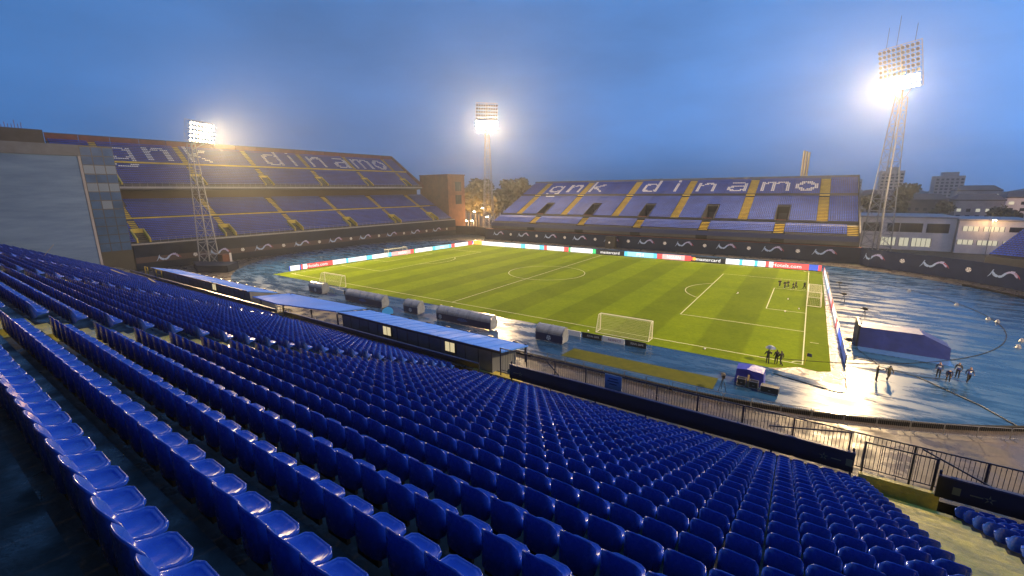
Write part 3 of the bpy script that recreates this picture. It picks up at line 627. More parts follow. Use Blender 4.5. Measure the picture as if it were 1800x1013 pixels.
for U in EV:
    epart(EF.ext(MB(), pre, ue, U-1.65), 'terrace', 'concrete_far'); ue = U+1.65
    epart(EF.ext(MB(), prv, U-1.65, U+1.65), 'sunken_gangway', 'kerb')  # near-black material paints shade into the open-topped concrete recess
    v = MB()
    for s_ in (-1, 1): EF.ext(v, [(6.6, 9.4), (15.2, 13.0), (15.2, 14.3), (6.6, 10.6)], U+s_*1.72-.07, U+s_*1.72+.07)
    EF.box(v, U-1.79, U+1.79, 15.06, 15.25, 13.0, 14.35)
    vo = epart(v, 'gangway_mouth', 'concrete_far')
    v = MB(); EF.quad(v, (U-1.1, 15.03, 9.65), (U+1.1, 15.03, 9.65), (U+1.1, 15.03, 12.0), (U-1.1, 15.03, 12.0)); epart(v, 'opening_shade', 'frame', vo)  # dark sheet on the back wall stands for the unlit interior
    epart(EF.box(MB(), U-1.3, U+1.3, 6.5, 6.62, 9.55, 10.5), 'gate', 'brown', vo)
epart(EF.ext(MB(), pre, ue, EU1), 'terrace', 'concrete_far')
def espans(ri, d):
    if ri < 6: c = [(U, 1.3) for U in EV+[113.6]]
    else: c = [(U, 1.35) for U in EA]
    e = [EU0+.2]+[x for U, h in c for x in (U-h, U+h)]+[EU1-.1]; return [(e[k], e[k+1]) for k in range(0, len(e), 2) if e[k+1]-e[k] > .5]
eb = lambda uu_, d: 6.8 < d < 15.4 and any(abs(uu_-U) < 1.9 for U in EV)
EL = letters([('g', 10.9), ('n', 19.7), ('k', 29.6), ('d', 51.8), ('i', 61.2), ('n', 71.6), ('a', 81.6), ('m', 93.0), ('o', 101.6)], 6+18+2, .80)
stand_seats('far_side_seats', EF, erows, espans, EL, 'blue seats of the far single-tier stand with white letters among them', 0, eb)

# ------------------------------------------------------------------ perimeter walls with printed banners
def swoosh(place, w=5.5, h=1.8):
    """printed winged mark; place(x, z) maps metres on the wall to world"""
    def stroke(pts, mi):
        mb = MB()
        for (a, wa), (b, wb) in zip(pts[:-1], pts[1:]):
            t = Vector((b[0]-a[0], b[1]-a[1])).normalized(); q = Vector((-t.y, t.x))
            mb.add([place((a[0]-q.x*wa/w*h/2)*w-w/2, (a[1]-q.y*wa/2)*h), place((b[0]-q.x*wb/w*h/2)*w-w/2, (b[1]-q.y*wb/2)*h), place((b[0]+q.x*wb/w*h/2)*w-w/2, (b[1]+q.y*wb/2)*h), place((a[0]+q.x*wa/w*h/2)*w-w/2, (a[1]+q.y*wa/2)*h)], [(0, 1, 2, 3)])
        return mb
    return [(stroke([((0, .08), .04), ((.07, .35), .09), ((.15, .95), .10)], 0), 'logo_blue'),
            (stroke([((.13, .72), .16), ((.20, .38), .34), ((.32, .22), .30), ((.44, .34), .26), ((.54, .72), .24)], 0), 'logo_blue'),
            (stroke([((.54, .70), .22), ((.66, .93), .24), ((.80, .88), .34), ((.87, .55), .26), ((.90, .40), .1)], 0), 'logo_lilac'),
            (stroke([((.80, .88), .2), ((.92, .62), .15), ((1.0, .30), .04)], 0), 'logo_red')]
def starball(place, r=.5):
    mb = MB(); mb.add([place(r*math.cos(t), r*math.sin(t)) for t in np.linspace(0, 2*math.pi, 15)[:-1]], [tuple(range(14))], 0)
    mk = MB()
    for k in range(6):
        if k == 5: c, s = (0, 0), .22*r
        else: c, s = (.66*r*math.cos(R(90+72*k)), .66*r*math.sin(R(90+72*k))), .26*r
        mk.add([place(c[0]+s*math.cos(R(90+72*j)), c[1]+s*math.sin(R(90+72*j))) for j in range(5)], [tuple(range(5))])
    return [(mb, 'white'), (mk, 'dark')]
def rebase(mb, o): mb.v = [(x-o.x, y-o.y, z-o.z) for x, y, z in mb.v]; return mb
def print_marks(par, o, wallpt, s0, s1, period, z, first=0):
    s = s0+first
    while s < s1-3.5:
        for eps, items in ((0, swoosh(lambda x, zz: wallpt(s+x, z+zz, .03))), (1, starball(lambda x, zz: wallpt(s+period/2+x, z+.9+zz, .03)) if s+period/2 < s1-1 else [])):
            p = None
            for j, (mb, m) in enumerate(items):
                if eps == 1 and j == 1: mb.v = [Vector(q) for q in mb.v]; mb.v = [tuple(q) for q in starball(lambda x, zz: wallpt(s+period/2+x, z+.9+zz, .045))[1][0].v]
                ob = rebase(mb, o).build('winged_mark' if eps == 0 else 'ball_mark', m, p or par)
                p = p or ob
        s += period
nbw = empty('banner_wall', 'dark banner wall with pale winged marks below the two-tier stand', 'wall', 'banner walls round the track', NF(35, -.3, 0)); o_ = Vector(NF(35, -.3, 0))
rebase(NF.box(MB(), -21, NU1, -.5, -.3, 0, 6.45), o_).build('banner', 'banner', nbw)
rebase(NF.box(MB(), -20.9, NU1, -.53, -.51, 1.9, 3.4), o_).build('red_band', 'bannerband', nbw)
print_marks(nbw, o_, lambda s, z, e: NF(s, -.53-e, z), -14, NU1-1, 12.2, 1.9)
ebw = empty('banner_wall', 'dark banner wall with pale winged marks below the far single-tier stand', 'wall', 'banner walls round the track', (55, 86.6, 0)); o_ = Vector((55, 86.6, 0))
rebase(EF.box(MB(), EU0-3, EU1+1, -1.3, -1.1, 0, 4.2), o_).build('banner', 'banner', ebw)
rebase(EF.box(MB(), EU0-3, EU1+1, -1.1, .5, 4.0, 4.25), o_).build('ledge', 'brown', ebw)
print_marks(ebw, o_, lambda s, z, e: EF(s, -1.3-e, z), EU0+1, EU1, 12.0, 1.6, 3)
mb = MB(); EF.box(mb, 46.6, 50.0, -3.4, -1.4, 0, 3.9)
tn = rebase(mb, Vector((48.3, 85.4, 0))).build('tunnel_box', 'case', None, loc=(48.3, 85.4, 0)); tag(tn, 'black box-shaped kiosk against the far banner wall', 'kiosk')
tb = MB(); [tb.add(b.v, b.f) for b, m in starball(lambda x, z: (-.2+x, -.82, 1.9+z), .35)[:1]]; tb.build('ball_mark', 'white', tn)
# curved wall round the right-hand bend
pts = [(115.6, 86.8)] + arc(54.5, 64, -12, 44); cw_ = empty('banner_wall', 'navy banner wall curving round the bend of the track', 'wall', 'banner walls round the track', (pts[20][0], pts[20][1], 0)); o_ = Vector((pts[20][0], pts[20][1], 0))
M['bannerblue'] = mat('navy_banner', (.012, .024, .070), .7, .08, noise=(.25, .3)); rebase(ribbon(MB(), pts, .2, 0, 4.3), o_).build('banner', 'bannerblue', cw_)
cum = [0]
for a, b in zip(pts[:-1], pts[1:]): cum.append(cum[-1]+math.dist(a, b))
def cpt(s, z, e):
    s = max(0, min(cum[-1]-.01, s)); k = max(i for i, c in enumerate(cum) if c <= s and i < len(pts)-1); f = (s-cum[k])/(cum[k+1]-cum[k])
    a, b = Vector(pts[k]), Vector(pts[k+1]); t = (b-a).normalized(); n = Vector((t.y, -t.x)); p = a.lerp(b, f)+n*(.11+e); return (p.x, p.y, z)
print_marks(cw_, o_, cpt, 0, 60, 12.4, 1.5, 4.5)
gw = tag(ribbon(MB(), [(-33, 97), (-22, 99), (-8, 92.5), (-6.5, 87)], .25, 0, 3.8).build('corner_wall', 'banner'), 'plain dark wall in the gap between the two far stands', 'wall')

for k, (x, lb) in enumerate(((29.5, 'yellow steel gate frame before the farther cabin, left one'), (33.6, 'yellow slatted gate frame against the end of the farther cabin'))):
    t = empty('yellow_gate', lb, 'gate', 'yellow gates by the farther cabin', (x, -35.9, zfl(22)))
    for xx in (-.5, .5+k*.8): MB().box(xx-.05, xx+.05, -.05, .05, 0, 1.75).build('post', 'yellow_far', t)
    for z in (.5, 1.1, 1.7): MB().box(-.5, .5+k*.8, -.03, .03, z-.04, z+.04).build('bar', 'yellow_far', t)
pw = empty('plinth_wall', 'low dark blue wall before the foot of the lit mast', 'wall', None, (-26, -8, 0)); MB().add([(3.6, -3.7, 0), (10.4, .5, 0), (6, 5, 0), (-6, -1, 0), (3.6, -3.7, 1.7), (10.4, .5, 1.7), (6, 5, 1.7), (-6, -1, 1.7)], [(0, 1, 5, 4), (1, 2, 6, 5), (2, 3, 7, 6), (3, 0, 4, 7), (4, 5, 6, 7)]).build('wall', 'banner', pw)
bx = empty('switch_cabinet', 'brown switch cabinet with a pale edge panel at the mast foot', 'cabinet', None, (-29.5, -2.2, 0)); MB().box(-1.5, 1.3, -1, 1, 0, 2.9).build('body', 'brown', bx); MB().box(1.32, 1.5, .7, 1.2, 0, 3.3).build('edge_panel', 'plaster', bx)

# ------------------------------------------------------------------ floodlight masts
def mast(base, H, panel_c, pw, ph, rows, cols, lit, aim, label, w0=2.4, w1=1.1, ant=True, power=1.0, ls=1.0):
    t = empty('floodlight_mast', label, 'floodlight', 'floodlight masts', (*base, 0)); b = Vector((*base, 0))
    legs = []
    ang = math.atan2(aim[1]-base[1], aim[0]-base[0])
    for k in range(4):
        a = ang+math.pi/4+k*math.pi/2; p0 = Vector((w0*1.1*math.cos(a), w0*1.1*math.sin(a), 0)); p1 = Vector((w1*math.cos(a), w1*math.sin(a), H)); legs.append((p0, p1))
        MB().tube(p0, p1, .17, 6, 0, .11).build('leg', 'galv', t)
    mb = MB(); z = 0; n = int(H/3.2)
    for j in range(n):
        f0, f1 = j/n, (j+1)/n
        for k in range(4):
            a, c = legs[k], legs[(k+1) % 4]
            A0, A1, C0, C1 = a[0].lerp(a[1], f0), a[0].lerp(a[1], f1), c[0].lerp(c[1], f0), c[0].lerp(c[1], f1)
            mb.tube(A0, C1, .055, 4); mb.tube(C0, A1, .055, 4); mb.tube(A1, C1, .06, 4)
    mb.build('bracing', 'galv', t)
    mb = MB(); mb.tube((.25, 0, 0), (.25, 0, H), .09, 6); mb.build('cable_duct', 'galv', t)
    # lamp panel, facing the pitch, tilted down
    fwd = (Vector(aim)-Vector(panel_c)); fwd.z *= .55; fwd.normalize(); rt = fwd.cross(Vector((0, 0, 1))).normalized(); up = rt.cross(fwd); pc = Vector(panel_c)-b
    fr_ = MB(); Q = lambda i, j, k=0: pc+rt*(i*pw/2)+up*(j*ph/2)+fwd*k
    for r_ in range(rows+1): fr_.tube(Q(-1, -1+2*r_/rows, -.3), Q(1, -1+2*r_/rows, -.3), .06, 4)
    for c_ in range(cols+1): fr_.tube(Q(-1+2*c_/cols, -1, -.3), Q(-1+2*c_/cols, 1, -.3), .04, 4)
    for i in (-1, 1):       # depth frame behind the panel
        for j in (-1, -.33, .33, 1): fr_.tube(Q(i, j, -.3), Q(i*.8, j, -2.1), .05, 4)
        fr_.tube(Q(i*.8, -1, -2.1), Q(i*.8, 1, -2.1), .05, 4); fr_.tube(Q(i, -1, -.3), Q(i*.8, -.33, -2.1), .04, 4); fr_.tube(Q(i, .33, -.3), Q(i*.8, 1, -2.1), .04, 4)
    for j in (-1, 0, 1): fr_.tube(Q(-.8, j, -2.1), Q(.8, j, -2.1), .05, 4)
    fr_.tube(Q(0, -1.1, -.9), Q(0, 1, -.9), .2, 6); fr_.build('panel_frame', 'galv', t)
    wk = MB(); top = Vector((0, 0, H)); wk.tube(top, Q(0, -1, -.9), .25, 6); wk.tube(top-Vector((0, 0, 1.5)), Q(-.5, -1, -.6), .1, 4); wk.tube(top-Vector((0, 0, 1.5)), Q(.5, -1, -.6), .1, 4); wk.build('neck', 'galv', t)
    pl = MB(); pl.tube(Vector((0, 0, H*.5)), Vector((0, 0, H*.5+.1)), w0*.75, 8); pl.build('service_platform', 'galv', t)
    lm = {}
    for kind, m in ((0, 'lampoff'), (1, 'lampon')):
        q = MB(); q.tube((0, 0, 0), (0, 0, .5), .22, 10, 0, .44); o = len(q.v); q.add([(.42*math.cos(2*math.pi*k/10), .42*math.sin(2*math.pi*k/10), .51) for k in range(10)], [tuple(range(10))], 1); ob = q.build('lamp', ['frame' if kind else 'galv', m]); lm[kind] = ob.data; bpy.data.objects.remove(ob)
    qt = fwd.to_track_quat('Z', 'Y'); dn = (fwd*1.0-Vector((0, 0, .35))).normalized().to_track_quat('Z', 'Y')
    for r_ in range(rows):
        for c_ in range(cols):
            o = bpy.data.objects.new('lamp', lm[1 if (r_ < lit) else 0]); COL.objects.link(o); o.parent = t
            o.location = Q(-1+(2*c_+1)/cols, -1+(2*r_+1)/rows, -.2); o.rotation_mode = 'QUATERNION'; o.rotation_quaternion = dn; o.scale = (ls, ls, ls)
    if ant:
        mb = MB()
        for x, h in ((-.75, 4), (.1, 7), (.6, 5)): mb.tube(Q(x, 1), Q(x, 1)+Vector((0, 0, h)), .05, 4)
        mb.build('antenna', 'rail', t)
    L = bpy.data.lights.new('flood_beam', 'SPOT'); L.energy = FLOOD*power; L.color = FLOODC; L.spot_size = R(125); L.spot_blend = .9; L.shadow_soft_size = 2.2
    lo = bpy.data.objects.new('flood_beam', L); COL.objects.link(lo); lo.parent = t; lp = Q(0, -1+lit/rows, 1.3); lo.location = lp
    lo.rotation_mode = 'QUATERNION'; lo.rotation_quaternion = (-(Vector(aim)-b-lp)).to_track_quat('Z', 'Y')
    return t
mast((-32.0, -5.0), 32.0, (-30.6, -2.6, 35.0), 7.6, 5.2, 5, 8, 5, (45, 30, 0), 'lattice mast with a fully lit lamp panel before the two-tier stand', 2.1, .9, False, ls=.72)
mast((-17.2, 103), 44.0, (-16.2, 101.6, 50.6), 9.5, 10.5, 8, 9, 3, (55, 36, 0), 'distant lattice mast with glowing lower lamps between the two far stands', 3.0, 1.2, False)
mast((120.0, 103), 42.5, (118.4, 101.4, 49.6), 9.8, 10.8, 9, 9, 3, (62, 34, 0), 'tall lattice mast with half-lit lamp panel and antennas behind the bend', 3.2, 1.3)

mast((150.0, -14), 42.5, (148.2, -12.3, 47), 12.5, 10.5, 8, 10, 3, (62, 34, 0), 'lattice floodlight mast outside the picture beyond the right-hand corner', 3.2, 1.3, power=.8)

# ------------------------------------------------------------------ LED boards
WH, RD, CYN, GRN, BLK_, NVY, ORG = (1, 1, 1), (.95, .10, .10), (.12, .62, .95), (.05, .6, .2), (.02, .02, .025), (.05, .12, .6), (1, .5, .08)
def led_board(a, b, segs, txt, tcol, label, h=1.4, th=.8):
    """a -> b runs so that the lit face is on the right-hand side of the walk; segs = [(width fraction, colour)]"""
    a, b = Vector((*a, 0)), Vector((*b, 0)); d = (b-a); ln = d.length; d.normalize(); n = Vector((d.y, -d.x, 0)); c = (a+b)/2
    t = empty('advertising_board', label, 'advertising board', 'lit boards round the pitch', c)
    ca = math.atan2(d.y, d.x); mb = MB().obox((-n.x*.06, -n.y*.06), ca, ln-.03, .10, 0, h); mb.build('casing', 'frame', t); x = -ln/2+.02
    for f, colr in segs:
        w = f*(ln-.04); p = d*(x+w/2); q = MB(); q.add([tuple(p-d*w/2+n*.004+Vector((0, 0, .04))), tuple(p+d*w/2+n*.004+Vector((0, 0, .04))), tuple(p+d*w/2+n*.004+Vector((0, 0, h-.03))), tuple(p-d*w/2+n*.004+Vector((0, 0, h-.03)))], [(0, 1, 2, 3)]); q.build('screen', led(colr, 1.0 if colr != WH else 1.05), t); x += w
    if txt:
        o = text('lettering', txt, led(tcol, 1.0), (0, 0, 0), d, (0, 0, 1), th, t, min(ln*.72, .62*th*1.15*len(txt)))
        o.matrix_basis = Matrix.Translation(n*.012+Vector((0, 0, h*.5))) @ o.matrix_basis
    return t
FX = [1.1, 4.8, 12.1, 21.9, 31.2, 40.3, 49.8, 58.9, 68.6, 77.9, 86.6, 95.8, 104.9, 107.4]
FB = [([(1, ORG)], '', WH, 'small orange board segment at the far corner'), ([(1, WH)], 'Expedia', BLK_, 'white board with dark lettering by the far left corner'), ([(.3, WH), (.25, (.6, .9, 1)), (.45, WH)], '', WH, 'plain white and pale cyan board left of the halfway line'),
      ([(.2, CYN), (.6, WH), (.2, CYN)], 'GAZPROM', CYN, 'white board with blue ends beyond the halfway circle'), ([(.12, RD), (.7, WH), (.18, RD)], 'NISSAN', RD, 'white board with red ends left of the green one'), ([(.08, GRN), (.8, WH), (.12, GRN)], 'Heineken', GRN, 'white board with green ends on the far touchline'),
      ([(1, BLK_)], 'mastercard', WH, 'black board with small white lettering right of the green one'), ([(.1, CYN), (.8, (.35, .8, 1)), (.1, CYN)], 'PS4', WH, 'cyan board with white lettering on the far touchline'), ([(.16, RD), (.66, (1, .5, .5)), (.18, RD)], 'NISSAN', WH, 'red board with white lettering left of the black one'),
      ([(1, BLK_)], 'mastercard', WH, 'black board with big white lettering and orange disc'), ([(.35, WH), (.08, CYN), (.3, WH), (.08, CYN), (.19, WH)], '', WH, 'white board with cyan uprights near the right penalty area'), ([(.08, RD), (.1, WH), (.82, RD)], 'Hotels.com', WH, 'red board with white lettering at the far right corner'), ([(.75, NVY), (.25, RD)], '', WH, 'short navy and red board ending the far row')]
for k, (sg_, tx, tc_, lb) in enumerate(FB):
    t = led_board((FX[k], 69.6), (FX[k+1], 69.6), sg_, tx, tc_, lb, 1.45, .85 if tx != 'PS4' else 1.0)
    if k == 9:
        for dx, cc in ((-3.9, RD), (-3.5, ORG)): MB().add([(dx+.46*math.cos(R(30*j)), -.018-(.004 if dx > -3.8 else 0), .72+.46*math.sin(R(30*j))) for j in range(12)], [tuple(range(12))]).build('disc_mark', led(cc, 1.0), t)
LY = [1.6, 4.6, 13.4, 17.4, 23.9, 32.8, 41.4, 49.6, 58.1, 69.3]
LB = [([(.1, NVY), (.8, WH), (.1, NVY)], '', WH, 'blue and white board nearest the seats in the row behind the far goal'), ([(.06, RD), (.12, WH), (.82, RD)], 'Hotels.com', WH, 'red board with white lettering behind the far goal line'), ([(1, WH)], '', WH, 'plain white board beside the red one behind the far goal line'), ([(.1, CYN), (.4, (.65, .92, 1)), (.5, WH)], '', WH, 'white and cyan board left of the far goal'),
      ([(.22, CYN), (.6, WH), (.18, CYN)], 'GAZPROM', CYN, 'blue and white board touching the near post of the far goal'), ([(.85, (1, .45, .45)), (.15, RD)], 'NISSAN', WH, 'red board directly behind the far goal'), ([(.06, GRN), (.9, WH), (.04, GRN)], 'Heineken', GRN, 'white and green board right of the far goal'), ([(.12, CYN), (.76, (.4, .82, 1)), (.12, CYN)], 'PS4', WH, 'cyan board right of the far goal'), ([(.15, RD), (.6, WH), (.2, RD), (.05, NVY)], '', WH, 'white board with red ends at the far left corner')]
LX = lambda y: -3.7+(y-1.6)*4.6/67.7
for k, (sg_, tx, tc_, lb) in enumerate(LB): led_board((LX(LY[k]), LY[k]), (LX(LY[k+1]), LY[k+1]), sg_, tx, tc_, lb, 1.3, .8)
RP = [69.4, 60, 51, 42, 33, 24, 15, 9, 2.5]; RX = lambda y: 107.9+(69.4-y)*1.0/67
RBc = [[(.3, RD), (.7, WH)], [(.2, WH), (.8, (.6, .85, 1))], [(.5, WH), (.5, (.3, .5, .9))], [(1, (1, .6, .6))], [(.4, RD), (.6, WH)], [(.4, WH), (.3, RD), (.3, WH)], [(1, NVY)], [(1, (.02, .05, .2))]]
for k in range(8): led_board((RX(RP[k]), RP[k]), (RX(RP[k+1]), RP[k+1]), RBc[k], '', WH, 'board %s from the far corner in the row behind the near right goal' % ordn(k+1), 1.2)
def small_board(x0, x1, y, bgc, txt, tc_, label):
    t = empty('touchline_board', label, 'board', 'low boards by the spare goals', ((x0+x1)/2, y, 0)); w = x1-x0
    MB().box(-w/2, w/2, -.05, .05, 0, .75).build('panel', bgc, t)
    if txt: o = text('lettering', txt, tc_, (0, 0, 0), (1, 0, 0), (0, 0, 1), .3, t, w*.6); o.matrix_basis = Matrix.Translation((.2, -.056, .38)) @ o.matrix_basis
    return t
small_board(77.6, 80.0, -4.9, 'white', '', 'dark', 'low white board beside the vaulted shelter and spare goal')
small_board(80.2, 83.0, -4.8, 'dark', 'EQUAL GAME', 'white', 'low black lettered board before the left post of the nearer spare goal')
small_board(83.1, 86.0, -4.7, 'white', 'RESPECT', 'logo_red', 'low white board with a round mark between two black boards')
small_board(86.1, 88.8, -4.6, 'dark', 'EQUAL GAME', 'white', 'low black lettered board before the right post of the nearer spare goal')
small_board(27.6, 30.4, -6.6, 'white', '', 'dark', 'low white board beside the farthest vaulted shelter')
small_board(30.5, 33.2, -6.6, 'dark', 'RESPECT', 'white', 'low black board between the two farthest shelters')

# ------------------------------------------------------------------ goals
def goal(loc, rz, label, spare):
    t = empty('football_goal', label, 'goal', 'football goals', (*loc, .0), rz)   # mouth along local x, net to +y
    W, H, D0, D1 = 3.66, 2.44, .75 if spare else 1.9, 1.55 if spare else 2.0; m = 'offwhite'
    for s in (-1, 1): MB().tube((s*W, 0, 0), (s*W, 0, H), .06, 8).build('post', m, t)
    MB().tube((-W, 0, H), (W, 0, H), .06, 8).build('crossbar', m, t)
    mb = MB()
    for s in (-1, 1): mb.tube((s*W, 0, H), (s*W, D0, H-.02), .035, 6); mb.tube((s*W, D0, H-.02), (s*W, D1, .05), .035, 6); mb.tube((s*W, 0, .05), (s*W, D1, .05), .035, 6)
    mb.tube((-W, D1, .05), (W, D1, .05), .035, 6); mb.build('net_frame', m, t)
    nt = MB(); n = 48
    def seg(a, b): nt.tube(a, b, .006, 3)
    for k in range(n+1): x = -W+2*W*k/n; seg((x, D0, H-.05), (x, D1, .05)); seg((x, 0, H), (x, D0, H-.05))
    for k in range(12): f = k/12; seg((-W, D0+(D1-D0)*f, H-.05-(H-.1)*f), (W, D0+(D1-D0)*f, H-.05-(H-.1)*f))
    for k in range(1, 5): seg((-W, D0*k/5, H), (W, D0*k/5, H))
    for s in (-1, 1):
        for k in range(1, 12): f = k/12; z = H*(1-f); seg((s*W, 0, z), (s*W, D0+(D1-D0)*f, z))
        for k in range(1, 8): y = D1*k/8; seg((s*W, y, .05), (s*W, y, H if y < D0 else H*(D1-y)/(D1-D0)))
    tag(nt.build('net', 'net', t), kind='stuff'); return t
goal((105, 34), -math.pi/2, 'white goal on the right goal line behind the group of players', False)
goal((0, 34), math.pi/2, 'white goal on the distant goal line before the lit boards', False)
goal((84.6, -.4), math.pi, 'larger pale spare goal parked on the near touchline', True)
goal((21.5, -2.4), math.pi, 'farther pale spare goal behind the smallest shelter', True)

# ------------------------------------------------------------------ team shelters
def shelter(x0, x1, y, label, balls, picture=False):
    cx, w = (x0+x1)/2, x1-x0; t = empty('team_shelter', label, 'shelter', 'vaulted shelters beside the pitch', (cx, y, 0))
    MB().box(-w/2, w/2, -.04, .04, .15, 1.15).build('back_panel', 'navy', t)
    N = 8; n = max(2, round(w/2.2))
    for j in range(n):     # curved clear roof, one sheet per bay
        a, b = -w/2+w*j/n+.02, -w/2+w*(j+1)/n-.02; mb = MB(); V_ = []
        for k in range(N+1):
            f = math.pi*.62*k/N; yy, zz = .95-.97*math.cos(f), 1.15+.95*math.sin(f)
            V_ += [(a, yy, zz), (b, yy, zz), (a, yy, zz-.03), (b, yy, zz-.03)]
        fs = []
        for k in range(N): o = 4*k; fs += [(o, o+1, o+5, o+4), (o+2, o+6, o+7, o+3), (o, o+4, o+6, o+2), (o+1, o+3, o+7, o+5)]
        mb.add(V_, fs); mb.build('roof_sheet', 'clear', t)
    for j in range(n+1):
        x = -w/2+w*j/n; mb = MB(); p = None
        for k in range(N+1):
            f = math.pi*.62*k/N; q = (x, .95-.97*math.cos(f), 1.16+.95*math.sin(f))
            if p: mb.tube(p, q, .035, 5)
            p = q
        mb.build('rib', 'galv', t)
    for s in (-1, 1): MB().add([(s*w/2, 0, .15), (s*w/2, 1.5, .15), (s*w/2, 1.7, .9), (s*w/2, 1.3, 2.05), (s*w/2, .6, 2.0), (s*w/2, .1, 1.5), (s*w/2+s*.03, 0, .15), (s*w/2+s*.03, 1.5, .15), (s*w/2+s*.03, 1.7, .9), (s*w/2+s*.03, 1.3, 2.05), (s*w/2+s*.03, .6, 2.0), (s*w/2+s*.03, .1, 1.5)], [(0, 1, 2, 3, 4, 5), (11, 10, 9, 8, 7, 6)] + [(k, k+6, (k+1) % 6+6, (k+1) % 6) for k in range(6)]).build('side_pane', 'clear', t)
    MB().box(-w/2+.1, w/2-.1, .5, .95, .3, .5).build('bench', 'navy', t)
    for x in (-w/2+.2, w/2-.2): MB().box(x-.06, x+.06, -.02, 1.3, 0, .15).build('skid', 'galv', t)
    for bx in balls:
        p = None
        for (mb, m), off in zip(starball(lambda x, z: (bx*w/2+x, -.048, .64+z), .34), (0, .006)):
            mb.v = [(x, yy-off, z) for x, yy, z in mb.v]; o = mb.build('ball_mark', m, p or t); p = o
    if picture:
        mb = MB()
        for k in range(7): a = R(20+k*22); mb.add([(-.1, -.047, .5), (1.1*math.cos(a), -.047, .5+.55*math.sin(a)), (1.1*math.cos(a+.22), -.047, .5+.55*math.sin(a+.22))], [(0, 1, 2)])
        mb.build('printed_rays', mat('print_blue', (.03, .12, .42), .5) if 'print_blue' not in bpy.data.materials else bpy.data.materials['print_blue'], t)
shelter(22.4, 26.8, -8.9, 'smallest vaulted shelter, farthest of the row', (0,)); shelter(35.2, 45.2, -9.6, 'long vaulted shelter with a blue print, second farthest', (), True)
shelter(50.2, 53.4, -9.2, 'small vaulted shelter with ball mark between the two long ones', (0,)); shelter(57.8, 68.2, -9.4, 'long vaulted shelter with a blue print nearest the halfway line', (-.85,), True)
shelter(75.4, 79.4, -9.0, 'short vaulted shelter with a large ball mark, nearest the turf strip', (0,))

# ------------------------------------------------------------------ crowd barriers along the kerb
def crowd_barrier():
    t = bpy.data.objects.new('crowd_barrier', None); COL.objects.link(t)
    mb = MB(); 
    for a, b in (((-1.1, 0, .2), (-1.1, 0, 1.0)), ((1.1, 0, .2), (1.1, 0, 1.0)), ((-1.1, 0, 1.08), (1.1, 0, 1.08)), ((-1.1, 0, .2), (1.1, 0, .2)), ((-1.1, 0, 1.0), (-1.02, 0, 1.08)), ((1.1, 0, 1.0), (1.02, 0, 1.08))): mb.tube(a, b, .024, 5)
    mb.build('frame', 'galv', t); mb = MB()
    for k in range(1, 16): mb.tube((-1.1+2.2*k/16, 0, .2), (-1.1+2.2*k/16, 0, 1.08), .008, 3)
    tag(mb.build('bars', 'galv', t), kind='stuff')
    for x in (-.8, .8): q = MB(); q.tube((x, -.3, .02), (x, .3, .02), .02, 4); q.tube((x, 0, .02), (x, 0, .2), .02, 4); q.build('foot', 'galv', t)
    return t
cb = crowd_barrier(); spots = [(80.6+2.3*k, -15.0, 0) for k in range(6)]
s = 0; R2 = 49.0
spots = [(79.5+2.28*k, 34-R2, 0) for k in range(7)]
for k in range(17): a = -90+2.66*k; spots.append((93.5+R2*math.cos(R(a))+2.2, 34+R2*math.sin(R(a)), R(a+90)))
for k, (x, y, a) in enumerate(spots):
    o = cb if k == 0 else copy_tree(cb); o.location = (x, y, 0); o.rotation_euler = (0, 0, a+random.uniform(-.03, .03))
    tag(o, 'steel crowd barrier, %s from the blue-roofed cabin along the kerb' % ordn(k+1), 'crowd barrier', 'crowd barriers along the kerb')

# ------------------------------------------------------------------ covered equipment, cases, tripods
tp = empty('covered_stage', 'big navy tarpaulin over a long box on the wet bend', 'tarpaulin', None, (114.6, 12.8, 0))
V_ = [(-4.1, -2.1, 0), (4.3, -2.3, 0), (4.6, 1.4, 0), (-3.6, 2.4, 0), (-4.0, -1.8, 2.45), (1.8, -2.0, 2.5), (4.25, -2.1, 1.35), (4.5, 1.3, 1.1), (2.0, 2.0, 2.2), (-3.5, 2.3, 2.3)]
MB().add(V_, [(3, 2, 1, 0), (0, 1, 6, 5, 4), (1, 2, 7, 6), (2, 3, 9, 8, 7), (3, 0, 4, 9), (4, 5, 8, 9), (5, 6, 7, 8)]).build('cover', 'tarpd', tp)
MB().box(-4.25, -4.05, -2.3, 2.4, 0, 2.75).build('end_board', 'frame', tp)
mb = MB(); mb.sheet([(-4, -3.9), (4.2, -4.6), (4.3, -2.3), (-4.1, -2.12)], .012); mb.build('loose_sheet', mat('wet_blue_sheet', (.03, .09, .28), .12), tp)
o = text('lettering', 'POWERING', 'white', (0, 0, 0), (1, 0, 0), (0, 0, 1), .3, tp, 3.2); o.matrix_basis = Matrix.Translation((-1.6, .6, 2.475)) @ Matrix.Rotation(R(-3), 4, 'X') @ Matrix.Rotation(R(-90), 4, 'X') @ o.matrix_basis
eq = empty('covered_equipment', 'bright blue tarpaulin over stacked equipment on the blue track', 'tarpaulin', None, (100.6, -8.3, 0))
MB().add([(-1.3, -.9, .05), (1.3, -.9, .05), (1.35, .9, .05), (-1.35, .9, .05), (-1.2, -.8, 1.5), (-.3, -.85, 1.62), (1.2, -.8, 1.45), (1.25, .8, 1.5), (.1, .8, 1.66), (-1.25, .8, 1.52)], [(3, 2, 1, 0), (0, 1, 6, 5, 4), (1, 2, 7, 6), (2, 3, 9, 8, 7), (3, 0, 4, 9), (4, 5, 8, 9), (5, 6, 7, 8)]).build('cover', 'tarp', eq)
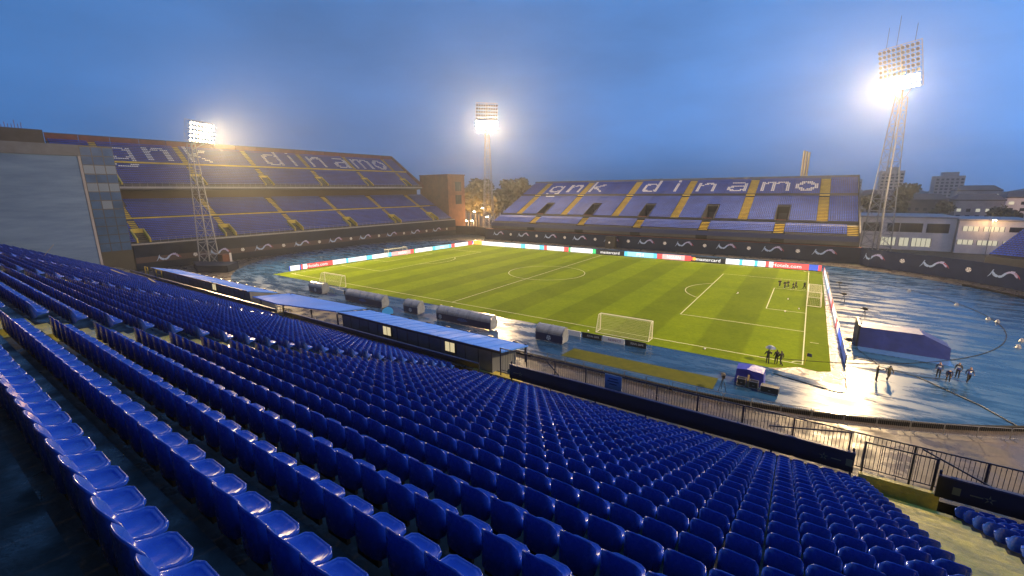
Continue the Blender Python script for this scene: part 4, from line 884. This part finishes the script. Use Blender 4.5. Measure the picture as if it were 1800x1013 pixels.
def fcase(x, y, w, d, h, a, label):
    t = empty('flight_case', label, 'case', 'black flight cases', (x, y, 0), a); MB().box(-w/2, w/2, -d/2, d/2, .12, h).build('body', 'case', t); mb = MB()
    for z in (.12, h): 
        for (p, q) in (((-w/2, -d/2), (w/2, -d/2)), ((w/2, -d/2), (w/2, d/2)), ((w/2, d/2), (-w/2, d/2)), ((-w/2, d/2), (-w/2, -d/2))): mb.tube((*p, z), (*q, z), .025, 4)
    for p in ((-w/2, -d/2), (w/2, -d/2), (w/2, d/2), (-w/2, d/2)): mb.tube((*p, .12), (*p, h), .025, 4)
    mb.build('edging', 'galv', t)
    for sx in (-1, 1):
        for sy in (-1, 1): MB().tube((sx*w*.38-.03, sy*d*.35, .06), (sx*w*.38+.03, sy*d*.35, .06), .06, 8).build('castor', 'frame', t)
    MB().box(-.09, .09, -d/2-.02, -d/2-.005, h*.5, h*.5+.08).build('latch', 'galv', t)
fcase(100.0, -9.7, .75, .6, .85, .05, 'black flight case left of the upright plank before the blue tarpaulin'); fcase(101.1, -9.75, .75, .6, .8, -.05, 'black flight case right of the upright plank before the blue tarpaulin'); fcase(102.5, -10.1, 1.5, .75, .75, -.06, 'long black flight case standing apart beside the blue tarpaulin')
o = MB().box(-.09, .09, -.02, .02, 0, 1.25).build('upright_plank', 'wood', None, loc=(100.55, -9.75, 0)); o.rotation_euler = (-.1, .05, .2); tag(o, 'orange-brown plank leaning on the blue tarpaulin between two cases', 'plank')
def tripod(x, y, h, a, label, cam_=True):
    t = empty('camera_tripod', label, 'camera', 'camera tripods round the pitch', (x, y, 0), a)
    for k in range(3): b = R(90+120*k); MB().tube((.42*math.cos(b), .42*math.sin(b), 0), (0, 0, h), .028, 5).build('leg', 'case', t)
    MB().box(-.13, .13, -.32, .28, h, h+.3).tube((0, .28, h+.15), (0, .55, h+.15), .09, 8).tube((-.1, -.3, h+.05), (-.3, -.75, h-.05), .02, 4).build('camera_body', 'case', t)
    MB().add([(-.2, -.35, h+.32), (.2, -.35, h+.32), (.22, .4, h+.34), (-.22, .4, h+.34), (0, 0, h+.42)], [(0, 1, 4), (1, 2, 4), (2, 3, 4), (3, 0, 4)]).build('rain_cover', 'cloth_black', t)
tripod(112.2, 25.4, 1.5, 1.2, 'camera on a tripod standing behind the navy tarpaulin'); tripod(98.6, -12.1, 1.45, .3, 'camera on a tripod at the end of the turf strip'); tripod(110.2, 36.5, 1.3, 1.6, 'camera on a tripod behind the boards level with the goal'); tripod(110.0, 47.5, 1.3, 1.7, 'farther camera tripod behind the boards near the corner'); tripod(109.6, 10.0, .7, 1.5, 'low camera behind the nearest end of the boards')
for k, (x, y, lb) in enumerate(((102.2, 33.6, 'ball inside the goal area'), (102.2, 23.9, 'ball just outside the goal area line'), (94.1, 34.2, 'ball near the penalty spot'), (94.9, -.9, 'ball just outside the near touchline'), (104.0, 27.0, 'ball by the right goal post'), (79.9, -2.2, 'ball left of the nearer spare goal'))):
    bm = bmesh.new(); bmesh.ops.create_icosphere(bm, subdivisions=2, radius=.115); me = bpy.data.meshes.new('football'); bm.to_mesh(me); bm.free(); me.materials.append(M['ball']); me.polygons.foreach_set('use_smooth', [True]*len(me.polygons))
    o = bpy.data.objects.new('football', me); COL.objects.link(o); o.location = (x, y, .13); tag(o, 'white '+lb, 'ball', 'footballs on the pitch')
for k, (x, y) in enumerate(((121.0, 53), (125.8, 44), (127.5, 35.0), (128.2, 34), (128.0, 24), (126.8, 20.5))):
    mb = MB(); mb.tube((0, 0, 0), (0, 0, .28), .32, 8, 0, .2); mb.tube((0, 0, .28), (0, 0, .42), .2, 8, 0, .1); o = mb.build('speaker_pod', 'galv', None, loc=(x, y, 0)); tag(o, 'small pale pod on the inner kerb of the bend, %s from the far side' % ordn(k+1), 'pod', 'pods on the inner kerb')
def cable(pts, name, label, r=.03, m='frame'):
    mb = MB(); 
    for a, b in zip(pts[:-1], pts[1:]): mb.tube((*a, r), (*b, r), r, 5)
    tag(mb.build(name, m), label, 'cable')
cable([(102.5, -4.6), (107.3, -6.2), (108.3, -6.3), (108.7, -5.6), (108.8, -1), (109, 3)], 'cable', 'thin dark cable in a square loop on the wet floor by the corner', .05)
cable([(115.0, 2.5), (116.6, .2), (118.5, -2.6), (120.0, -6.0), (121.5, -9.5)], 'cable', 'cable running across the wet bend to the crowd barriers', .05)
cable([(110.4, 9.5), (112.2, 3.9), (115.0, 2.6), (117.6, 3.4)], 'cable', 'cable curving from the boards past the stewards', .03)
fl_ = MB(); fl_.tube((105.15, -.12, 0), (105.3, -.12, 1.5), .025, 6); fl = fl_.build('corner_flag', 'yellow_far'); tag(fl, 'corner flag with a navy cloth at the near corner', 'flag')
MB().add([(105.3, -.12, 1.5), (105.75, -.2, 1.45), (105.75, -.22, 1.1), (105.27, -.12, 1.12), (105.3, -.1, 1.5), (105.75, -.18, 1.45), (105.75, -.2, 1.1), (105.27, -.1, 1.12)], [(0, 1, 2, 3), (7, 6, 5, 4), (0, 4, 5, 1), (1, 5, 6, 2), (2, 6, 7, 3)]).build('flag_cloth', 'navy', fl)
pt = MB(); pt.tube((0, 0, .3), (0, 0, .75), .75, 12, 0, .95); o = pt.build('paddling_tub', mat('cyan_tub', (.05, .35, .75), .3), None, loc=(49.0, -11.3, 0)); o.rotation_euler = (.9, .2, .4); tag(o, 'tilted cyan tub beside the small middle shelter', 'tub')
for x, lb in ((44.5, 'pale metal ramp frame behind the farther long shelter'), (58.6, 'pale metal ramp frame behind the nearer long shelter')):
    mb = MB(); [mb.tube(a, b, .06, 4) for a, b in (((0, 0, .1), (3.2, 0, .1)), ((0, 1.1, .1), (3.2, 1.1, .1)), ((0, 0, .1), (0, 1.1, .1)), ((1.6, 0, .1), (1.6, 1.1, .1)), ((3.2, 0, .1), (3.2, 1.1, .1)))]; tag(mb.build('ramp_frame', 'galv', None, loc=(x-3.5, -13.2, 0)), lb, 'ramp', 'ramp frames behind the shelters')

# ------------------------------------------------------------------ people: one skinned body each
def person(loc, rz, label, top, legs='cloth_black', pose='stand', group=None, bib=None, hood=False):
    J = {'pel': (0, 0, .95, .13), 'spi': (0, 0, 1.15, .125), 'che': (0, 0, 1.36, .15), 'nek': (0, .01, 1.50, .06), 'hea': (0, .03, 1.62, .095), 'crn': (0, .02, 1.72, .08)}
    def limb(s, sh, el, wr, hp, kn, an):
        J.update({'sh'+s: (*sh, .075), 'el'+s: (*el, .055), 'wr'+s: (*wr, .042), 'ha'+s: (wr[0]+(wr[0]-el[0])*.3, wr[1]+(wr[1]-el[1])*.3, wr[2]+(wr[2]-el[2])*.3, .04),
                  'hp'+s: (*hp, .10), 'kn'+s: (*kn, .07), 'an'+s: (*an, .05), 'to'+s: (an[0], an[1]+.15, an[2]-.03, .042)})
    P_ = {'stand': ((.26, .02, 1.14), (.26, .12, .92), (.11, 0, .5), (.12, 0, .08), (.26, .02, 1.14), (.26, .12, .92), (.11, .02, .5), (.12, -.02, .08)),
          'walk': ((.25, -.12, 1.15), (.25, -.08, .92), (.10, .12, .52), (.10, .02, .1), (.26, .1, 1.15), (.25, .24, .98), (.10, -.06, .5), (.10, -.34, .12)),
          'run': ((.25, -.2, 1.2), (.22, -.02, 1.05), (.10, .28, .6), (.10, .02, .28), (.25, .12, 1.2), (.2, .3, 1.2), (.10, -.06, .5), (.10, -.4, .3)),
          'point': ((.30, .18, 1.40), (.30, .42, 1.50), (.11, 0, .5), (.12, 0, .08), (.26, .02, 1.14), (.24, .12, .92), (.11, .02, .5), (.12, -.02, .08)),
          'umb': ((.28, .14, 1.20), (.20, .26, 1.42), (.11, 0, .5), (.12, 0, .08), (.34, .02, 1.18), (.42, .10, 1.0), (.11, .02, .5), (.12, -.02, .08)),
          'bend': ((.24, .42, .98), (.18, .5, .74), (.11, .08, .5), (.12, 0, .08), (.24, .40, .98), (.16, .5, .72), (.11, .04, .5), (.12, -.06, .08))}[pose]
    if pose == 'bend':
        J.update({'spi': (0, .12, 1.10, .125), 'che': (0, .30, 1.22, .15), 'nek': (0, .44, 1.30, .06), 'hea': (0, .55, 1.33, .095), 'crn': (0, .64, 1.36, .08)}); sy, sz = .34, 1.24
    else: sy, sz = 0, 1.42
    mir = lambda p: (-p[0], p[1], p[2])
    limb('R', (.19, sy, sz), P_[0], P_[1], (.09, 0, .90), P_[2], P_[3]); limb('L', (-.19, sy, sz), mir(P_[4]), mir(P_[5]), (-.09, 0, .90), mir(P_[6]), mir(P_[7]))
    E_ = [('pel', 'spi'), ('spi', 'che'), ('che', 'nek'), ('nek', 'hea'), ('hea', 'crn')]
    for s in 'RL': E_ += [('che', 'sh'+s), ('sh'+s, 'el'+s), ('el'+s, 'wr'+s), ('wr'+s, 'ha'+s), ('pel', 'hp'+s), ('hp'+s, 'kn'+s), ('kn'+s, 'an'+s), ('an'+s, 'to'+s)]
    nm = list(J); me = bpy.data.meshes.new('person'); me.from_pydata([J[k][:3] for k in nm], [(nm.index(a), nm.index(b)) for a, b in E_], [])
    o = bpy.data.objects.new('person', me); COL.objects.link(o); md = o.modifiers.new('skin', 'SKIN'); md.use_smooth_shade = True
    for k, v in zip(nm, me.skin_vertices[0].data): v.radius = (J[k][3], J[k][3]*(.8 if k in ('che', 'spi', 'pel') else 1)); v.use_root = (k == 'pel')
    sb_ = o.modifiers.new('sub', 'SUBSURF'); sb_.levels = 1; sb_.render_levels = 1
    dg = bpy.context.evaluated_depsgraph_get(); m2 = bpy.data.meshes.new_from_object(o.evaluated_get(dg)); o.modifiers.clear(); o.data = m2; bpy.data.meshes.remove(me)
    m2.name = 'person'; mm = [top, legs, 'skin', 'hair', bib or top, 'white']; m2.materials.clear()
    for x in mm: m2.materials.append(M[x])
    K = {k: Vector(v[:3]) for k, v in J.items()}
    def seg(p, a, b): ab = K[b]-K[a]; t = max(0, min(1, (p-K[a]).dot(ab)/ab.length_squared)); return (p-K[a]-ab*t).length
    for f in m2.polygons:
        c = f.center; a, b = min(E_, key=lambda e: seg(c, *e)); q = 0
        if b[:2] in ('kn', 'an') or (b[:2] == 'hp'): q = 1
        elif b[:2] == 'to': q = 5 if pose == 'run' else 1
        elif b[:2] == 'ha': q = 2
        elif b in ('hea', 'crn'): q = 3 if (hood or c.z > K['hea'].z+.05 or c.y < K['hea'].y-.02) else 2
        elif b in ('spi', 'che') and bib: q = 5 if abs(c.z-1.22) < .06 and pose != 'bend' else 4
        f.material_index = q; f.use_smooth = True
    o.location = (*loc, .02); o.rotation_euler = (0, 0, rz); return tag(o, label, 'person', group)
person((101.7, -1.9), R(-20), 'person in a black coat holding a blue-grey umbrella by the touchline', 'cloth_black', pose='umb', group='people by the near touchline')
u = empty('umbrella', 'open blue-grey umbrella held over the black-coated person', 'umbrella', None, (101.85, -1.6, 1.35)); mb = MB(); n = 8; V_ = [(0, 0, .78)]
for j, (r_, z) in enumerate(((.25, .74), (.42, .64), (.55, .48))): V_ += [(r_*math.cos(2*math.pi*k/n), r_*math.sin(2*math.pi*k/n), z) for k in range(n)]
fs = [(0, 1+k, 1+(k+1) % n) for k in range(n)]
for j in range(2): fs += [(1+j*n+k, 1+(j+1)*n+k, 1+(j+1)*n+(k+1) % n, 1+j*n+(k+1) % n) for k in range(n)]
mb.add(V_, fs); mb.build('canopy', 'umb', u); MB().tube((0, 0, 0), (0, 0, .82), .012, 5).build('shaft', 'galv', u)
person((102.5, -1.5), R(30), 'person in a black coat, left of the pair beside the umbrella holder', 'cloth_black', pose='stand', group='people by the near touchline')
person((102.95, -1.7), R(60), 'person in a black coat, right of the pair beside the umbrella holder', 'cloth_black', pose='walk', group='people by the near touchline')
person((111.3, -1.2), R(-80), 'dark figure with an outstretched arm on the wet floor', 'cloth_black', pose='point'); person((112.3, -.5), R(-150), 'dark figure with a rucksack walking beside the one pointing', 'cloth_olive', pose='walk', hood=True)
person((116.7, 3.4), R(160), 'steward in a blue bib standing leftmost of the group by the tarpaulin', 'cloth_navy', pose='stand', group='stewards by the tarpaulin', bib='vest'); person((117.3, 2.6), R(170), 'steward in a blue bib bending forward among the group', 'cloth_navy', pose='bend', group='stewards by the tarpaulin', bib='vest')
person((118.3, 4.3), R(150), 'steward farther back, by the corner of the tarpaulin', 'cloth_black', pose='stand', group='stewards by the tarpaulin', bib='vest'); person((118.9, 3.3), R(190), 'steward in a dark bib standing rightmost of the group', 'cloth_navy', pose='walk', group='stewards by the tarpaulin', bib='vest')
for k, (x, y, lb) in enumerate(((100.3, 43.6, 'first on the left'), (101.2, 42.5, 'second from the left'), (101.7, 43.7, 'third from the left, set back'), (102.6, 42.2, 'fourth from the left'), (103.0, 43.3, 'fifth from the left, set back'), (104.4, 43.4, 'last, beside the goal post'))):
    person((x, y), R(200+25*k), 'dark-kitted player running by the goal, '+lb, 'cloth_black', 'cloth_black', 'run', 'players warming up by the goal')

# ------------------------------------------------------------------ buildings and trees behind
def windows(par, fr_pt, wins, lit_idx=()):
    for k, (u0_, u1_, z0, z1) in enumerate(wins):
        w = MB(); w.add([fr_pt(u0_, z0, .05), fr_pt(u1_, z0, .05), fr_pt(u1_, z1, .05), fr_pt(u0_, z1, .05)], [(0, 1, 2, 3)]); wo = w.build('window', 'litcool' if k in lit_idx else 'darkglass', par)
        n = max(1, round((u1_-u0_)/1.0))
        for j in range(n+1):
            m = MB(); x = u0_+(u1_-u0_)*j/n; m.add([fr_pt(x-.06, z0, .1), fr_pt(x+.06, z0, .1), fr_pt(x+.06, z1, .1), fr_pt(x-.06, z1, .1)], [(0, 1, 2, 3)]); m.build('mullion', 'frame', wo)
def building(name, x0, x1, y0, y1, h, m, label, wins=None, lit=(), roof=None, group=None):
    t = empty(name, label, 'building', group, ((x0+x1)/2, (y0+y1)/2, 0)); cx, cy_ = (x0+x1)/2, (y0+y1)/2
    MB().box(x0-cx, x1-cx, y0-cy_, y1-cy_, 0, h).build('wall', m, t); MB().box(x0-cx-.3, x1-cx+.3, y0-cy_-.3, y1-cy_+.3, h+.01, h+.5).build('roof_edge', roof or 'plaster2', t)
    if wins: windows(t, lambda u_, z, e: (u_-cx, y0-cy_-e, z), wins, lit)
    return t
b1 = building('sports_hall', 117, 140.5, 128, 150, 10.0, 'plaster', 'long white two-storey hall behind the bend with lit ground floor', [(118.5, 123.2, 5.6, 8.4), (124.6, 127.5, 5.6, 8.4), (127.8, 133, 5.6, 8.4), (134, 139, 5.6, 8.4), (123.5, 127.2, 1.2, 3.8), (128.0, 130.4, 1.2, 3.8), (131.0, 135.5, 1.2, 3.8)], (4, 5, 6))
b2 = building('office_wing', 140.7, 156.5, 126.5, 145, 9.6, 'plaster', 'white office wing with rows of lit ribbon windows on the right', [(141.6, 145, 6.6, 8.0), (146.0, 150.2, 6.6, 8.0), (151.2, 155.6, 6.6, 8.0), (141.0, 144.4, 2.6, 4.0), (145.2, 149.4, 2.6, 4.0), (150.4, 155.0, 2.6, 4.0)], (0, 1, 3, 4, 5))
def tower_block(x0, x1, y0, h, floors, bays, m, label):
    wins = []; 
    for f in range(floors):
        for b in range(bays):
            a = x0+(x1-x0)*(b+.2)/bays; wins.append((a, a+(x1-x0)/bays*.6, 2+f*(h-3)/floors, 2+f*(h-3)/floors+1.5))
    t = empty('tower_block', label, 'building', 'tower blocks on the skyline', ((x0+x1)/2, y0, 0)); cx = (x0+x1)/2
    MB().box(x0-cx, x1-cx, 0, 16, 0, h).build('wall', m, t); MB().box((x0-cx)*.5, (x1-cx)*.6, 3, 12, h+.02, h+3).build('roof_hut', m, t)
    for (a, b, z0, z1) in wins: MB().add([(a-cx, -.05, z0), (b-cx, -.05, z0), (b-cx, -.05, z1), (a-cx, -.05, z1)], [(0, 1, 2, 3)]).build('window', 'darkglass', t)
tower_block(183, 200, 430, 28, 10, 6, 'plaster2', 'wide grey tower block on the skyline at right'); tower_block(149, 164, 432, 33, 11, 5, 'plaster2', 'grey tower block partly behind the tall mast')
tower_block(128, 139, 460, 27, 9, 4, 'plaster2', 'low grey block left of the tall mast on the skyline')
for k, (x, y, w, d, h, m, lb) in enumerate(((122, 210, 17, 12, 15, 'plaster2', 'grey flats just right of the far stand'), (143, 240, 15, 12, 13, 'rooftile', 'brownish house behind the white hall'), (160, 235, 16, 14, 13, 'plaster2', 'pale house behind the office wing'), (180, 250, 20, 14, 14, 'plaster', 'white house with small windows under the street lamp'), (205, 260, 18, 14, 13, 'rooftile', 'brown-roofed house near the right edge'), (172, 300, 18, 14, 17, 'plaster2', 'grey house below the wide tower block'))):
    wn_ = [(x+w*(b+.2)/5, x+w*(b+.65)/5, f*3+2, f*3+3.4) for f in range(int(h/3.4)) for b in range(5)]
    t = building('house', x, x+w, y, y+d, h, m, lb, None, (), 'rooftile', 'houses beyond the stadium')
    for (a, b, z0, z1) in wn_: MB().add([(a-x-w/2, -d/2-.05, z0), (b-x-w/2, -d/2-.05, z0), (b-x-w/2, -d/2-.05, z1), (a-x-w/2, -d/2-.05, z1)], [(0, 1, 2, 3)]).build('window', 'darkglass' if random.random() > .12 else 'litcool', t)
    rf = MB(); rf.add([(-w/2-.5, -d/2-.5, h+.5), (w/2+.5, -d/2-.5, h+.5), (w/2+.5, d/2+.5, h+.5), (-w/2-.5, d/2+.5, h+.5), (-w/2+2, 0, h+3.2), (w/2-2, 0, h+3.2)], [(0, 1, 5, 4), (2, 3, 4, 5), (1, 2, 5), (3, 0, 4), (3, 2, 1, 0)]); rf.build('roof', 'rooftile', t)
fl_ = empty('flue_stack', 'three tall brass flues rising behind the far stand', 'chimney', None, (100.3, 126, 0))
for k in range(3): MB().tube((k*.75-.75, 0, 0), (k*.75-.75, 0, 31.8-.3*k), .33, 10).build('flue', 'gold', fl_)
def tree_mesh(h, r, seed, leaf=.55, n=1500):
    rg = np.random.default_rng(seed); cl = [(rg.normal(0, r*.45), rg.normal(0, r*.45), h*(.42+.5*rg.random()), r*(.28+.3*rg.random())) for _ in range(16)]
    vs, fs = [], []
    for k in range(n):
        c = cl[k % 16]; d = rg.normal(size=3); d /= np.linalg.norm(d); p = np.array(c[:3])+d*c[3]*(rg.random()**.4)*np.array((1, 1, .8)); a = rg.normal(size=3); a /= np.linalg.norm(a); b = np.cross(a, d); b /= np.linalg.norm(b)+1e-6; s = leaf*(.6+.8*rg.random())
        o = len(vs); vs += [tuple(p-a*s-b*s*.6), tuple(p+a*s-b*s*.6), tuple(p+a*s*.8+b*s*.6), tuple(p-a*s*.8+b*s*.6)]; fs.append((o, o+1, o+2, o+3))
    me = bpy.data.meshes.new('crown'); me.from_pydata(vs, [], fs); me.materials.append(M['leaf'])
    tk = MB(); tk.tube((0, 0, 0), (0, 0, h*.5), h*.022, 7, 0, h*.012)
    for c in cl[:7]: tk.tube((0, 0, h*.36), c[:3], h*.009, 5, 0, h*.003)
    to = tk.build('trunk', 'trunk'); tm = to.data; bpy.data.objects.remove(to); return me, tm
TM = [tree_mesh(18, 5.5, 3), tree_mesh(16, 6.5, 5), tree_mesh(20, 4.6, 9)]
def tree(x, y, s, k, label, group):
    t = empty('broadleaf_tree', label, 'tree', group, (x, y, 0), random.random()*6); t.scale = (s, s, s)
    for nm, me in (('crown', TM[k % 3][0]), ('trunk', TM[k % 3][1])): o = bpy.data.objects.new(nm, me); COL.objects.link(o); o.parent = t
for k in range(22):
    f = k/21; x = -66+f*62+random.uniform(-2, 2); y = 128+f*26+random.uniform(-8, 10)
    tree(x, y, random.uniform(1.1, 1.4), k, 'orange-lit tree in the belt between the far stands, %s from the red block' % ordn(k+1), 'trees between the far stands')
for k, (x, y, s, lb) in enumerate(((124, 185, 1.0, 'tree behind the tall mast'), (130, 178, .95, 'bushy tree just right of the tall mast'), (135, 190, 1.05, 'tall tree above the white hall'), (150, 205, .8, 'tree above the office wing'), (168, 200, .75, 'tree behind the office wing near the street lamp'), (188, 205, .85, 'tree near the right edge'), (200, 215, 1.0, 'tree at the right edge of the houses'), (172, 175, .6, 'small tree right of the office wing'), (178, 168, .7, 'dark tree at the far right beyond the curved wall'), (45, 142, 1.42, 'treetop poking above the far stand near its middle'), (88, 142, 1.38, 'treetop above the far stand left of the flues'))): tree(x, y, s, k, lb, 'trees beyond the stadium')
mb = MB(); rg = np.random.default_rng(4)
for k in range(260):
    a = R(-75+150*k/259); dd = 620+rg.random()*260; x, y = 90+dd*math.sin(a), dd*math.cos(a); h = 9+rg.random()*9; w = 14+rg.random()*16
    n = 7; vs = [(x+w*math.cos(2*math.pi*j/n)*(.7+.5*rg.random()), y+w*math.sin(2*math.pi*j/n)*(.7+.5*rg.random()), -1) for j in range(n)] + [(x+w*.75*math.cos(2*math.pi*j/n)*(.6+.6*rg.random()), y+w*.75*math.sin(2*math.pi*j/n), h*(.6+.3*rg.random())) for j in range(n)] + [(x, y, h)]
    mb.add(vs, [(j, (j+1) % n, n+(j+1) % n, n+j) for j in range(n)] + [(n+j, n+(j+1) % n, 2*n) for j in range(n)])
tag(mb.build('far_woods', 'farwood'), 'dark band of woods along the horizon', 'woods', None, 'stuff')
def street_lamp(x, y, h, label, glow=0):
    t = empty('street_lamp', label, 'street lamp', 'lit street lamps', (x, y, 0)); MB().tube((0, 0, 0), (0, 0, h), .1, 6, 0, .06).tube((0, 0, h), (0, -1.2, h+.2), .05, 5).build('pole', 'galv', t)
    MB().box(-.28, .28, -1.7, -1.0, h+.05, h+.22).build('lamp_head', 'streetlamp', t)
    if glow:
        L = bpy.data.lights.new('lamp_glow', 'POINT'); L.energy = glow; L.color = (1, .55, .2); L.shadow_soft_size = .3; lo = bpy.data.objects.new('lamp_glow', L); COL.objects.link(lo); lo.parent = t; lo.location = (0, -1.35, h-.3)
street_lamp(147.0, 124.5, 10.0, 'street lamp before the office wing', 900); street_lamp(190, 230, 17.5, 'tall street lamp glowing above the houses at right', 7000); street_lamp(211, 235, 13, 'small street lamp near the right edge')
for k, (x, y, h) in enumerate(((-40, 122, 9), (-33, 120, 11), (-27, 116, 7), (-37, 112, 5), (-45, 126, 4))): street_lamp(x, y, h, 'distant street lamp among the trees, %s of the cluster by the mast' % ordn(k+1), 9000)
st = empty('corner_stand', 'corner of another blue-seated stand at the right edge', 'grandstand', None, (141.5, 66, 0)); SFm = Fr((134.6, 71.5), (.8, -.6), (.6, .8))
mb = MB(); SFm.ext(mb, [(.6, 0), (.6, 5.4)]+[q for k in range(14) for q in ((.8+.8*k, 5.5+.36*k), (1.6+.8*k, 5.5+.36*k))]+[(12.2, 10), (12.2, 0)], -.4, 26); rebase(mb, Vector((141.5, 66, 0))).build('terrace', 'concrete_far', st)
stand_seats('corner_seats', SFm, [(1.1+.8*k, 5.92+.36*k) for k in range(14)], lambda r_, d: [(-.2, 25)], {}, 'blue seats of the corner stand at the right edge', 0)

# ------------------------------------------------------------------ wet evening air
hz = MB().box(-910, 1110, -910, 1110, -1.2, 72).build('haze', []); tag(hz, kind='stuff')
hm = bpy.data.materials.new('haze'); hm.use_nodes = True; n, l = hm.node_tree.nodes, hm.node_tree.links; n.clear()
ou = n.new('ShaderNodeOutputMaterial'); pv = n.new('ShaderNodeVolumePrincipled'); pv.inputs['Density'].default_value = HAZE; pv.inputs['Color'].default_value = (.82, .88, .95, 1); pv.inputs['Anisotropy'].default_value = .72
l.new(pv.outputs[0], ou.inputs['Volume']); hz.data.materials.append(hm)
